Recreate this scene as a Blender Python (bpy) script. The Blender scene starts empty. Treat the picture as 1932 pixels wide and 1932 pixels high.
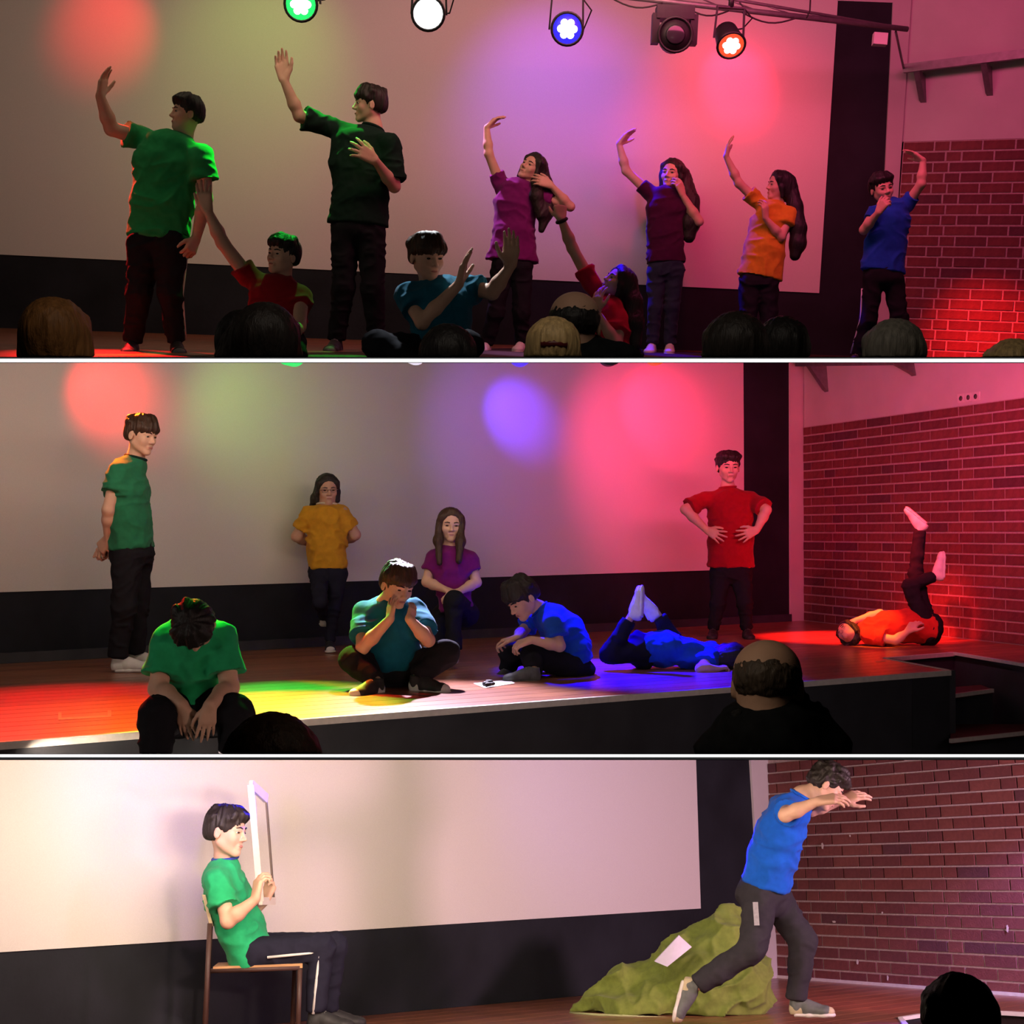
import bpy, math, random
import numpy as np
from mathutils import Vector, Matrix
random.seed(7); np.random.seed(7)
SC = bpy.context.scene
F = 2600.0; CX = CY = 966.0
PITCH = math.atan(39/2600.0)
C0 = np.array([0.0, 0.0, 2.6])
_c, _s = math.cos(PITCH), math.sin(PITCH)
RW = np.array([[1,0,0],[0,_c,-_s],[0,_s,_c]])          # camera frame (x right, y forward, z up) -> world
def W(p): return np.asarray(p, float) @ RW.T + C0

# ------------------------------------------------------------------ camera, world, exposure
cam = bpy.data.cameras.new('camera'); camo = bpy.data.objects.new('camera', cam)
SC.collection.objects.link(camo); SC.camera = camo
cam.sensor_width = 36; cam.sensor_height = 36; cam.lens = 36*F/1932; cam.clip_start = .1; cam.clip_end = 200
camo.location = C0; camo.rotation_euler = (math.pi/2+PITCH, 0, 0)
wd = bpy.data.worlds.new('world'); SC.world = wd; wd.use_nodes = True
wd.node_tree.nodes['Background'].inputs[0].default_value = (1,1,1,1)
wd.node_tree.nodes['Background'].inputs[1].default_value = 1.0
try: wd.cycles.sampling_method = 'NONE'
except Exception: pass
SC.view_settings.view_transform = 'Standard'; SC.view_settings.look = 'None'
SC.view_settings.exposure = 0; SC.view_settings.gamma = 1; SC.view_settings.use_curve_mapping = False

# ------------------------------------------------------------------ the three stage tiers
class Tier:
    def __init__(s, yh, roll, h, lo, hi):
        s.yh, s.h, s.lo, s.hi = yh, h, lo, hi
        u = np.array([roll, -(CY-yh)/F, 1.0]); s.U = u/np.linalg.norm(u)
    def ray(s, x, y): return np.array([(x-CX)/F, 1.0, (CY-y)/F])
    def P(s, x, y, D): return s.ray(x,y)*D
    def floor(s, x, y, lift=0.0):
        d = s.ray(x,y); return d*((-s.h+lift)/d.dot(s.U))
    def depth(s, x, y): return s.floor(x,y)[1]
    def on(s, p0, p1, x, y):
        n = np.cross(p1-p0, s.U); d = s.ray(x,y); return d*(p0.dot(n)/d.dot(n))
T1 = Tier(565, .035, .40, 673.5, -60)
T2 = Tier(1005, 0.0, .92, 1422.5, 684.5)
T3 = Tier(1659, -.004, .80, 2010, 1434.0)

# ------------------------------------------------------------------ lights
def spot(T, px, D, tgt, col, watt, ang, blend=.5, rad=.03, name='spot_lamp'):
    l = bpy.data.lights.new(name, 'SPOT'); l.energy = watt; l.color = col; l.spot_size = math.radians(ang)
    l.spot_blend = blend; l.shadow_soft_size = rad
    o = bpy.data.objects.new(name, l); SC.collection.objects.link(o)
    a = Vector(W(T.P(px[0], px[1], D))); b = Vector(W(tgt))
    o.location = a; o.rotation_euler = (b-a).to_track_quat('-Z','Y').to_euler()
    return o
def area(T, px, D, tgt, col, watt, sx, sy, name='area_lamp', spread=180):
    l = bpy.data.lights.new(name, 'AREA'); l.shape = 'RECTANGLE'; l.size = sx; l.size_y = sy; l.energy = watt; l.color = col
    l.spread = math.radians(spread)
    o = bpy.data.objects.new(name, l); SC.collection.objects.link(o)
    a = Vector(W(T.P(px[0], px[1], D))); b = Vector(W(tgt))
    o.location = a; o.rotation_euler = (b-a).to_track_quat('-Z','Y').to_euler()
    return o
RED=(1,.02,.02); GRN=(.03,1,.08); BLU=(.008,0,1); PNK=(1,.05,.16); WRM=(1,.80,.62); VIO=(.45,.12,1); CLD=(.75,.8,1)
# upper tier: coloured pools on the screen, wash, rim lights, faint fill
spot(T1,(205,-90),10.6,T1.P(200,95,12.0),RED,52,54,1,.05)
spot(T1,(520,-160),10.2,T1.P(470,170,12),(.45,1,.12),34,74,1,.05)
spot(T1,(1050,-60),10.2,T1.P(1050,235,12.1),(.34,.08,1),100,72,1,.05)
spot(T1,(1385,-40),10.7,T1.P(1385,205,12.2),(1,.015,.06),260,34,.9,.05)
spot(T1,(1385,-40),10.4,T1.P(1385,300,12.2),(1,.03,.10),110,84,1,.05)
area(T1,(600,-190),8.6,T1.P(500,300,12),(1,.76,.52),42,5.0,.5)
area(T1,(1600,-260),8.4,T1.P(1500,300,12),(1,.10,.28),92,3.2,.5)
spot(T1,(560,20),8.95,T1.P(388,320,8.6),GRN,330,18,.7)
spot(T1,(600,-60),10.1,T1.P(640,255,9.65),GRN,620,22,.5)
spot(T1,(520,-60),10.1,T1.P(590,225,9.6),GRN,300,14,.6)
spot(T1,(640,-30),8.7,T1.P(548,480,8.0),GRN,260,14,.6)
spot(T1,(812,-10),8.2,T1.P(850,530,7.4),(.9,.95,1),420,26,.7)
spot(T1,(790,20),11.0,T1.P(935,420,10.6),(.85,.40,1),420,24,.7)
spot(T1,(1090,90),11.75,T1.P(1228,400,11.4),BLU,900,26,.6)
spot(T1,(1095,40),9.7,T1.P(1172,515,8.9),BLU,900,12,.5)
spot(T1,(1180,60),11.0,T1.P(1405,460,10.4),BLU,1300,22,.6)
spot(T1,(1600,0),10.0,T1.P(1850,700,11.6),RED,2600,30,1)
spot(T1,(60,-60),9.6,T1.floor(250,672),RED,4200,28,1)
area(T1,(2500,500),6.5,T1.P(900,420,9.6),(1,.70,.56),4.5,1.2,1.2)
area(T1,(-700,350),6.0,T1.P(800,420,9.6),(1,.90,.70),6.0,1.2,1.2)
area(T1,(966,-900),2.6,T1.P(966,650,4.2),(1,.85,.7),8,1.5,.6)  # added fill to brighten the audience heads, no fixture there
# middle tier
spot(T2,(200,698),9.7,T2.P(215,830,11.2),RED,34,92,1,.04)
spot(T2,(480,700),9.9,T2.P(480,860,11.9),(.45,1,.2),13,96,1,.04)
spot(T2,(975,697),11.3,T2.P(972,820,12.8),(.10,.03,1),120,44,1,.04)
spot(T2,(975,697),10.6,T2.P(972,860,12.8),(.4,.1,1),40,84,1,.04)
spot(T2,(1245,695),11.9,T2.P(1242,782,13.4),(1,.02,.09),150,44,.9,.04)
spot(T2,(1245,697),11.2,T2.P(1260,880,13.4),(1,.04,.16),200,80,1,.04)
area(T2,(600,705),8.2,T2.P(600,900,11.5),(1,.76,.60),34,5.0,.10)
area(T2,(1800,705),9.0,T2.P(1750,850,12.2),(1,.08,.22),62,2.0,.10,spread=120)
spot(T2,(140,691),9.75,T2.P(240,850,9.2),(1,.10,.005),1100,24,.6)
spot(T2,(20,691),9.2,T2.floor(170,1335),RED,1100,50,1)
spot(T2,(220,691),9.6,T2.floor(230,1365),(1,.16,.01),700,36,1)
spot(T2,(560,691),9.2,T2.floor(540,1335),(1,.22,.01),2600,32,.9)
spot(T2,(500,691),9.9,T2.floor(560,1315),GRN,1900,30,.8)
spot(T2,(420,691),7.3,T2.P(370,1165,6.45),GRN,500,26,.6)
spot(T2,(800,691),9.7,T2.floor(860,1320),(.85,.72,1),2200,38,.8)
spot(T2,(640,691),9.9,T2.P(735,1110,8.2),GRN,420,10,.5)
spot(T2,(480,695),9.2,T2.P(690,1215,8.1),RED,300,12,.5)
spot(T2,(985,691),10.6,T2.floor(1175,1264),BLU,9500,40,.7)
spot(T2,(1190,691),9.6,T2.P(1085,1185,8.95),BLU,900,12,.6)
spot(T2,(1480,691),12.2,T2.floor(1600,1203),RED,2600,44,.8)
spot(T2,(1600,695),10.6,T2.P(1700,1130,11.9),RED,1300,30,1)
area(T2,(2500,1050),5.5,T2.P(900,1050,9.5),(1,.72,.70),8,.8,.8)  # added fill from both sides for players and screen, unseen sources
area(T2,(-900,1050),5.0,T2.P(700,1050,9.0),(1,.86,.74),11,.8,.8)
area(T2,(1000,760),2.7,T2.P(1430,1300,3.2),(1,.80,.58),1.5,.4,.3)  # added fill to lift the balding spectator out of the dark
spot(T2,(1560,693),10.9,T2.P(1650,1180,11.2),(1,.20,.01),900,14,.8)
# lower tier
area(T3,(1380,1442),4.2,T3.P(500,1680,8.2),(1,.66,.54),88,.22,.10)
area(T3,(2600,1500),6.6,T3.P(1700,1700,9.5),(1,.55,.72),170,.5,.3)
area(T3,(700,1446),6.0,T3.P(800,1700,8.5),(1,.76,.58),120,3.0,.12)
spot(T3,(-300,1450),5.5,T3.P(700,1650,8.6),(1,.74,.62),15,60,.8)
spot(T3,(1250,1442),8.2,T3.P(1440,1620,7.9),BLU,500,34,.8)
spot(T3,(560,1442),7.8,T3.P(420,1530,7.3),BLU,110,40,.8)
spot(T3,(400,1450),6.6,T3.P(330,1440,8.2),(.4,.22,1),28,100,1)
spot(T3,(1300,1442),8.4,T3.P(1180,1450,9.4),(.4,.25,1),22,80,1)
spot(T3,(2150,1450),8.6,T3.P(1850,1860,10),(.40,.32,1),420,44,1)
spot(T3,(1900,1450),7.2,T3.floor(1600,1885),(1,.22,.42),330,30,1)

# ------------------------------------------------------------------ materials
_mats = {}
def mat(name, col, rough=.7, noise=None, bump=None, spec=.35, emit=None, metal=0, stretch=(1,1,1), sheen=0):
    if name in _mats: return _mats[name]
    m = bpy.data.materials.new(name); m.use_nodes = True; nt = m.node_tree; b = nt.nodes['Principled BSDF']
    b.inputs['Base Color'].default_value = (*col,1); b.inputs['Roughness'].default_value = rough
    b.inputs['Specular IOR Level'].default_value = spec; b.inputs['Metallic'].default_value = metal
    if sheen: b.inputs['Sheen Weight'].default_value = sheen
    if emit:
        b.inputs['Emission Color'].default_value = (*emit[0],1); b.inputs['Emission Strength'].default_value = emit[1]
    if noise or bump:
        tc = nt.nodes.new('ShaderNodeTexCoord'); mp = nt.nodes.new('ShaderNodeMapping'); mp.inputs['Scale'].default_value = stretch
        nt.links.new(tc.outputs['Object'], mp.inputs['Vector'])
    if noise:   # (scale, amount)
        n = nt.nodes.new('ShaderNodeTexNoise'); n.inputs['Scale'].default_value = noise[0]; n.inputs['Detail'].default_value = 6
        nt.links.new(mp.outputs[0], n.inputs['Vector'])
        r = nt.nodes.new('ShaderNodeValToRGB'); a = noise[1]
        r.color_ramp.elements[0].position = .3; r.color_ramp.elements[1].position = .7
        r.color_ramp.elements[0].color = (*[c*(1-a) for c in col],1); r.color_ramp.elements[1].color = (*[min(1,c*(1+a)) for c in col],1)
        nt.links.new(n.outputs['Fac'], r.inputs[0]); nt.links.new(r.outputs[0], b.inputs['Base Color'])
    if bump:
        n2 = nt.nodes.new('ShaderNodeTexNoise'); n2.inputs['Scale'].default_value = bump[0]; n2.inputs['Detail'].default_value = 4
        nt.links.new(mp.outputs[0], n2.inputs['Vector'])
        bp = nt.nodes.new('ShaderNodeBump'); bp.inputs['Strength'].default_value = bump[1]; bp.inputs['Distance'].default_value = .01
        nt.links.new(n2.outputs['Fac'], bp.inputs['Height']); nt.links.new(bp.outputs[0], b.inputs['Normal'])
    _mats[name] = m; return m
def skin(k=0):
    c = [(.60,.36,.26),(.50,.29,.20),(.42,.24,.165)][k]
    m = mat('skin_%d'%k, c, .55, (14,.07), (90,.08), .3); m.node_tree.nodes['Principled BSDF'].inputs['Subsurface Weight'].default_value = .0
    return m
def cloth(name, c, a=.10): return mat('cloth_'+name, c, .92, (26,a), (420,.12), .06 if max(c)<.05 else .12, sheen=0 if max(c)<.05 else .06)
HAIRM = {'black':(.012,.010,.010),'brown':(.045,.022,.013),'ginger':(.30,.13,.04),'blond':(.50,.34,.15),'grey':(.16,.145,.12),'dark':(.02,.015,.013),'cropped':(.075,.055,.042)}
def hairm(k): return mat('hair_'+k, HAIRM[k], .5, (60,.35), (150,.35), .3, stretch=(1.6,1.6,.25))

# ------------------------------------------------------------------ object helpers
def tag(o, label=None, cat=None, group=None, kind=None):
    if label: o['label'] = label
    if cat: o['category'] = cat
    if group: o['group'] = group
    if kind: o['kind'] = kind
    return o
def link(o, parent=None):
    SC.collection.objects.link(o)
    if parent is not None: o.parent = parent
    return o
def empty(name, wpos, label, cat, group=None):
    o = bpy.data.objects.new(name, None); o.empty_display_size = .1; o.location = wpos; link(o); tag(o,label,cat,group); return o
CLAMP=[]
def clampw(vw):
    for n in CLAMP:
        vc=(vw-C0)@RW; d=vc@n; bad=d<0
        if bad.any(): vc[bad]-=d[bad][:,None]*n; vw=W(vc)
    return vw
def mesh_obj(name, vw, faces, m, parent=None, smooth=False, origin=None):
    """vw: world verts. origin: world position of the object (parents are never rotated)."""
    vw = clampw(np.asarray(vw, float))
    base = np.array(parent_world(parent)) if parent is not None else np.zeros(3)
    org = base if origin is None else np.asarray(origin, float)
    me = bpy.data.meshes.new(name)
    v = vw-org
    if isinstance(faces, np.ndarray) and faces.ndim == 2 and faces.shape[1] == 4:
        me.vertices.add(len(v)); me.vertices.foreach_set('co', v.astype(np.float32).ravel())
        n = len(faces); me.loops.add(n*4); me.loops.foreach_set('vertex_index', faces.astype(np.int32).ravel())
        me.polygons.add(n); me.polygons.foreach_set('loop_start', np.arange(0,n*4,4,dtype=np.int32)); me.polygons.foreach_set('loop_total', np.full(n,4,np.int32))
        me.update(calc_edges=True)
    else:
        me.from_pydata([tuple(p) for p in v], [], [tuple(int(i) for i in f) for f in faces]); me.update()
    me.materials.append(m)
    if smooth: me.polygons.foreach_set('use_smooth', np.ones(len(me.polygons), bool))
    o = bpy.data.objects.new(name, me); link(o, parent); o.location = org-base
    return o
def parent_world(p):
    l = np.array(p.location)
    while p.parent is not None: p = p.parent; l = l+np.array(p.location)
    return l
def centre_origin(vw):
    vw = np.asarray(vw); return vw.mean(0)
def slab(name, pts, thick, m, parent=None, away=True, kind=None):
    """extrude a planar polygon (camera-frame points) by thick, away from the camera."""
    p = np.array(pts); n = np.cross(p[1]-p[0], p[2]-p[0]); n /= np.linalg.norm(n)
    if n.dot(p.mean(0)) < 0: n = -n
    if not away: n = -n
    k = len(p); q = p+n*thick
    faces = [list(range(k)), list(range(2*k-1,k-1,-1))]+[[i,i+k,(i+1)%k+k,(i+1)%k] for i in range(k)]
    vw = W(np.vstack([p,q]))
    o = mesh_obj(name, vw, faces, m, parent, origin=centre_origin(vw))
    if kind: o['kind'] = kind
    return o
def slabd(name, pts, vec, m, parent=None, kind=None):
    p = np.array(pts); k = len(p); q = p+np.asarray(vec)
    faces = [list(range(k)), list(range(2*k-1,k-1,-1))]+[[i,i+k,(i+1)%k+k,(i+1)%k] for i in range(k)]
    vw = W(np.vstack([p,q])); o = mesh_obj(name, vw, faces, m, parent, origin=centre_origin(vw))
    if kind: o['kind'] = kind
    return o
def beam(name, a, b, w, d, m, parent=None, up=None):
    a=np.array(a,float); b=np.array(b,float); ax=(b-a)/np.linalg.norm(b-a)
    up=np.array([0,0,1.0]) if up is None else up
    s=np.cross(ax,up); s/=np.linalg.norm(s); u=np.cross(s,ax)
    v=[]
    for e in (a,b):
        for i,j in ((-1,-1),(1,-1),(1,1),(-1,1)): v.append(e+s*i*w/2+u*j*d/2)
    f=[(0,1,2,3),(7,6,5,4),(0,4,5,1),(1,5,6,2),(2,6,7,3),(3,7,4,0)]
    vw=W(v); return mesh_obj(name, vw, f, m, parent, origin=centre_origin(vw))
def tube(name, pts, r, m, parent=None, n=10, rs=None, closed=False):
    pts=[np.array(p,float) for p in pts]; v=[]; f=[]; N=len(pts)
    for i,p in enumerate(pts):
        if closed: t=pts[(i+1)%N]-pts[i-1]
        else: t=pts[min(i+1,N-1)]-pts[max(i-1,0)]
        t/=np.linalg.norm(t)
        a=np.cross(t,[0.12,.3,.94]); a/=np.linalg.norm(a); b=np.cross(t,a)
        rr=rs[i] if rs else r
        for k in range(n):
            an=2*math.pi*k/n; v.append(p+a*math.cos(an)*rr+b*math.sin(an)*rr)
    M=N if closed else N-1
    for i in range(M):
        for k in range(n):
            j=(i+1)%N; f.append((i*n+k,i*n+(k+1)%n,j*n+(k+1)%n,j*n+k))
    if not closed: f.append(tuple(range(n-1,-1,-1))); f.append(tuple((N-1)*n+k for k in range(n)))
    vw=W(v); return mesh_obj(name, vw, f, m, parent, True, origin=centre_origin(vw))

# ------------------------------------------------------------------ signed-distance sculpting
def vnoise(p, seed=0):
    p = np.asarray(p, float); i = np.floor(p).astype(np.int64); f = p-i; f = f*f*(3-2*f); out = np.zeros(len(p))
    for dx in (0,1):
        for dy in (0,1):
            for dz in (0,1):
                h = ((i[:,0]+dx)*73856093) ^ ((i[:,1]+dy)*19349663) ^ ((i[:,2]+dz)*83492791) ^ (seed*2654435)
                h = (h & 0xffffffff); h = (h*2246822519) & 0xffffffff; h ^= (h>>13); h = (h*3266489917) & 0xffffffff; h ^= (h>>16)
                w = (f[:,0] if dx else 1-f[:,0])*(f[:,1] if dy else 1-f[:,1])*(f[:,2] if dz else 1-f[:,2])
                out += w*(h/4294967295.0)
    return out
class Sdf:
    def __init__(s): s.p = []
    def cap(s, a, b, ra, rb=None, k=.015, flat=False, op=1):
        a=np.asarray(a,float); b=np.asarray(b,float); rb = ra if rb is None else rb
        ab=b-a; L2=max(ab.dot(ab),1e-9); L=math.sqrt(L2); R=max(ra,rb)
        def fn(X,Y,Z):
            px,py,pz=X-a[0],Y-a[1],Z-a[2]
            t=(px*ab[0]+py*ab[1]+pz*ab[2])/L2
            tc=np.clip(t,0,1)
            if flat: td=np.maximum(t,0)
            else: td=tc
            d=np.sqrt((px-td*ab[0])**2+(py-td*ab[1])**2+(pz-td*ab[2])**2)-(ra+(rb-ra)*tc)
            if flat: d=np.maximum(d,(t-1)*L)
            return d
        s.p.append((fn, np.minimum(a,b)-R, np.maximum(a,b)+R, k, op)); return s
    def ell(s, c, R, r, k=.015, op=1):
        c=np.asarray(c,float); R=np.asarray(R,float); r=np.asarray(r,float)   # rows of R are axes
        ext=np.sqrt(((R*r[:,None])**2).sum(0))
        def fn(X,Y,Z):
            px,py,pz=X-c[0],Y-c[1],Z-c[2]
            u=px*R[0,0]+py*R[0,1]+pz*R[0,2]; v=px*R[1,0]+py*R[1,1]+pz*R[1,2]; w=px*R[2,0]+py*R[2,1]+pz*R[2,2]
            k0=np.sqrt((u/r[0])**2+(v/r[1])**2+(w/r[2])**2); k1=np.sqrt((u/r[0]**2)**2+(v/r[1]**2)**2+(w/r[2]**2)**2)+1e-9
            return k0*(k0-1)/k1
        s.p.append((fn, c-ext, c+ext, k, op)); return s
    def ecap(s, a, b, lat, wa, da, wb, db, k=.03, flat=False, op=1):
        a=np.asarray(a,float); b=np.asarray(b,float); ab=b-a; L2=ab.dot(ab); L=math.sqrt(L2); ax=ab/L
        lat=np.asarray(lat,float); lat=lat-ax*lat.dot(ax); lat/=np.linalg.norm(lat); dp=np.cross(ax,lat)
        R=max(wa,wb,da,db)
        def fn(X,Y,Z):
            px,py,pz=X-a[0],Y-a[1],Z-a[2]
            t=(px*ab[0]+py*ab[1]+pz*ab[2])/L2; tc=np.clip(t,0,1)
            u=px*lat[0]+py*lat[1]+pz*lat[2]; v=px*dp[0]+py*dp[1]+pz*dp[2]
            w=(t-tc)*L
            if flat: w=np.where(t>1,0,w)
            A=wa+(wb-wa)*tc; B=da+(db-da)*tc; E=np.minimum(A,B)*.8
            k0=np.sqrt((u/A)**2+(v/B)**2+(w/E)**2)+1e-9; k1=np.sqrt((u/A**2)**2+(v/B**2)**2+(w/E**2)**2)+1e-9
            d=k0*(k0-1)/k1
            if flat: d=np.maximum(d,(t-1)*L)
            return d
        s.p.append((fn, np.minimum(a,b)-R, np.maximum(a,b)+R, k, op)); return s
    def build(s, h, clips=()):
        lo=np.min([q[1] for q in s.p if q[4]>0],0)-3*h-.02; hi=np.max([q[2] for q in s.p if q[4]>0],0)+3*h+.02
        n=np.ceil((hi-lo)/h).astype(int)+1
        ax=[(lo[i]+h*np.arange(n[i])).astype(np.float32) for i in range(3)]
        f=np.full(tuple(n),1e3,np.float32)
        for fn,l,u,k,op in s.p:
            pad=k+2.5*h
            i0=np.maximum(np.floor((l-pad-lo)/h).astype(int),0); i1=np.minimum(np.ceil((u+pad-lo)/h).astype(int)+1,n)
            if (i1<=i0).any(): continue
            sl=tuple(slice(i0[i],i1[i]) for i in range(3))
            d=fn(ax[0][sl[0]][:,None,None],ax[1][sl[1]][None,:,None],ax[2][sl[2]][None,None,:]).astype(np.float32)
            g=f[sl]
            if op>0: hh=np.maximum(k-np.abs(g-d),0)/k; f[sl]=np.minimum(g,d)-hh*hh*k*.25
            else: d=-d; hh=np.maximum(k-np.abs(g-d),0)/k; f[sl]=np.maximum(g,d)+hh*hh*k*.25
        for nrm,off in clips:      # keep p.nrm > off
            d=off-(ax[0][:,None,None]*nrm[0]+ax[1][None,:,None]*nrm[1]+ax[2][None,None,:]*nrm[2])
            f=np.maximum(f,d)
        return nets(f,lo,h)
def nets(f, lo, h):
    s=f<0; c=np.zeros(tuple(np.array(f.shape)-1),np.int8)
    for dx in (0,1):
        for dy in (0,1):
            for dz in (0,1): c+=s[dx:s.shape[0]-1+dx,dy:s.shape[1]-1+dy,dz:s.shape[2]-1+dz]
    m=(c>0)&(c<8); I=np.argwhere(m); idx=np.full(m.shape,-1,np.int32); idx[m]=np.arange(len(I))
    cor=np.array([[0,0,0],[1,0,0],[0,1,0],[1,1,0],[0,0,1],[1,0,1],[0,1,1],[1,1,1]])
    V=np.stack([f[I[:,0]+a,I[:,1]+b,I[:,2]+e] for a,b,e in cor],1).astype(float); V=np.clip(V,-h*3,h*3)
    pos=np.zeros((len(I),3)); cnt=np.zeros(len(I))
    for a,b in ((0,1),(2,3),(4,5),(6,7),(0,2),(1,3),(4,6),(5,7),(0,4),(1,5),(2,6),(3,7)):
        va,vb=V[:,a],V[:,b]; x=(va<0)!=(vb<0); t=np.where(x,va/np.where(x,va-vb,1),0)
        pos+=x[:,None]*(cor[a]+t[:,None]*(cor[b]-cor[a])); cnt+=x
    pos/=cnt[:,None]
    g=np.stack([V[:,cor[:,i]==1].mean(1)-V[:,cor[:,i]==0].mean(1) for i in range(3)],1)
    g/=np.linalg.norm(g,axis=1)[:,None]+1e-9
    verts=lo+(I+pos)*h
    Q=[]
    for ax in range(3):
        o=[0,1,2]; o.remove(ax); u,v=o
        A=np.take(s,range(s.shape[ax]-1),ax); B=np.take(s,range(1,s.shape[ax]),ax); E=np.argwhere(A!=B)
        E=E[(E[:,u]>0)&(E[:,v]>0)&(E[:,u]<m.shape[u])&(E[:,v]<m.shape[v])]
        fl=A[E[:,0],E[:,1],E[:,2]]
        def at(du,dv):
            J=E.copy(); J[:,u]-=du; J[:,v]-=dv; return idx[J[:,0],J[:,1],J[:,2]]
        q=np.stack([at(1,1),at(0,1),at(0,0),at(1,0)],1)
        if ax==1: fl=~fl
        q[~fl]=q[~fl][:,::-1]; Q.append(q)
    Q=np.vstack(Q); Q=Q[(Q>=0).all(1)]
    return verts,Q,g
NTRI=[0]
def sculpt(name, sdf, h, m, parent, clips=(), disp=None):
    v,q,g=sdf.build(h,clips)
    if disp is not None: v=v+g*disp(v)[:,None]
    for n,o in clips:
        d=v@np.asarray(n)-o; bad=d<0; v[bad]-=d[bad][:,None]*np.asarray(n)
    NTRI[0]+=2*len(q)
    return mesh_obj(name, W(v), q, m, parent, True)

# ------------------------------------------------------------------ figure parts
def clip_for(T, y=None):
    y = T.lo if y is None else y
    n=np.array([0,-(CY-y)/F,1.0]); n/=np.linalg.norm(n); return (n,0.0)
WF=np.array([1.10,1.0,1.0])
class Head:
    def __init__(s, T, c, D, yaw, pitch, roll, hh, up=None):
        U=T.U; X=np.array([1.0,0,0]); Y=np.cross(U,X); Y/=np.linalg.norm(Y); X=np.cross(Y,U)
        ps,ph,ro=[math.radians(a) for a in (yaw,pitch,roll)]
        f0=math.sin(ps)*X-math.cos(ps)*Y
        fw=math.cos(ph)*f0-math.sin(ph)*U; up_=math.cos(ph)*U+math.sin(ph)*f0
        def rr(v):
            vx,vy,vz=v.dot(X),v.dot(Y),v.dot(U); c_,s_=math.cos(ro),math.sin(ro)
            return (vx*c_+vz*s_)*X+vy*Y+(vz*c_-vx*s_)*U
        s.f=rr(fw); s.u=rr(up_); s.r=np.cross(s.f,s.u); s.R=np.array([s.r,s.f,s.u]); s.hh=hh
        s.o=T.P(c[0],c[1],D)-s.u*hh*.52-s.f*hh*.0
    def L(s,x,y,z): return s.o+s.hh*(x*WF[0]*s.r+y*s.f+z*s.u)
    def local(s,v): return ((v-s.o)@s.R.T)/s.hh
def head_prims(S, H, k=1.0, face=True):
    h=H.hh; L=H.L; R=H.R
    S.ell(L(0,-.05,.655),R,WF*np.array([.335,.405,.345])*h,k=.02)
    S.ell(L(0,.085,.40),R,WF*np.array([.25,.275,.345])*h,k=.03)
    S.cap(L(-.205,-.04,.29),L(-.05,.235,.095),.06*h,.06*h,k=.03); S.cap(L(.205,-.04,.29),L(.05,.235,.095),.06*h,.06*h,k=.03)
    S.ell(L(0,.275,.085),R,WF*np.array([.085,.075,.07])*h,k=.02)
    if face:
        for x in (-1,1):
            S.ell(L(x*.15,.245,.385),R,WF*np.array([.085,.075,.085])*h,k=.03)
            S.ell(L(x*.135,.41,.495),R,WF*np.array([.085,.07,.055])*h,k=.02,op=-1)
            S.cap(L(x*.06,.35,.575),L(x*.20,.29,.575),.035*h,.03*h,k=.012)
            S.cap(L(x*.075,.352,.535),L(x*.185,.325,.53),.017*h,k=.006)
            S.ell(L(x*.052,.385,.35),R,WF*np.array([.035,.04,.032])*h,k=.006)
        S.cap(L(0,.345,.56),L(0,.425,.385),.030*h,.040*h,k=.012); S.ell(L(0,.44,.365),R,WF*np.array([.040,.042,.036])*h,k=.008)
        S.cap(L(-.07,.335,.238),L(.07,.335,.238),.026*h,k=.012); S.cap(L(-.06,.33,.195),L(.06,.33,.195),.03*h,k=.012)
    for x in (-1,1):
        S.ell(L(x*.335,-.04,.46),R,WF*np.array([.032,.075,.115])*h,k=.008)
        S.ell(L(x*.372,-.025,.465),R,WF*np.array([.022,.04,.07])*h,k=.006,op=-1)
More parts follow.
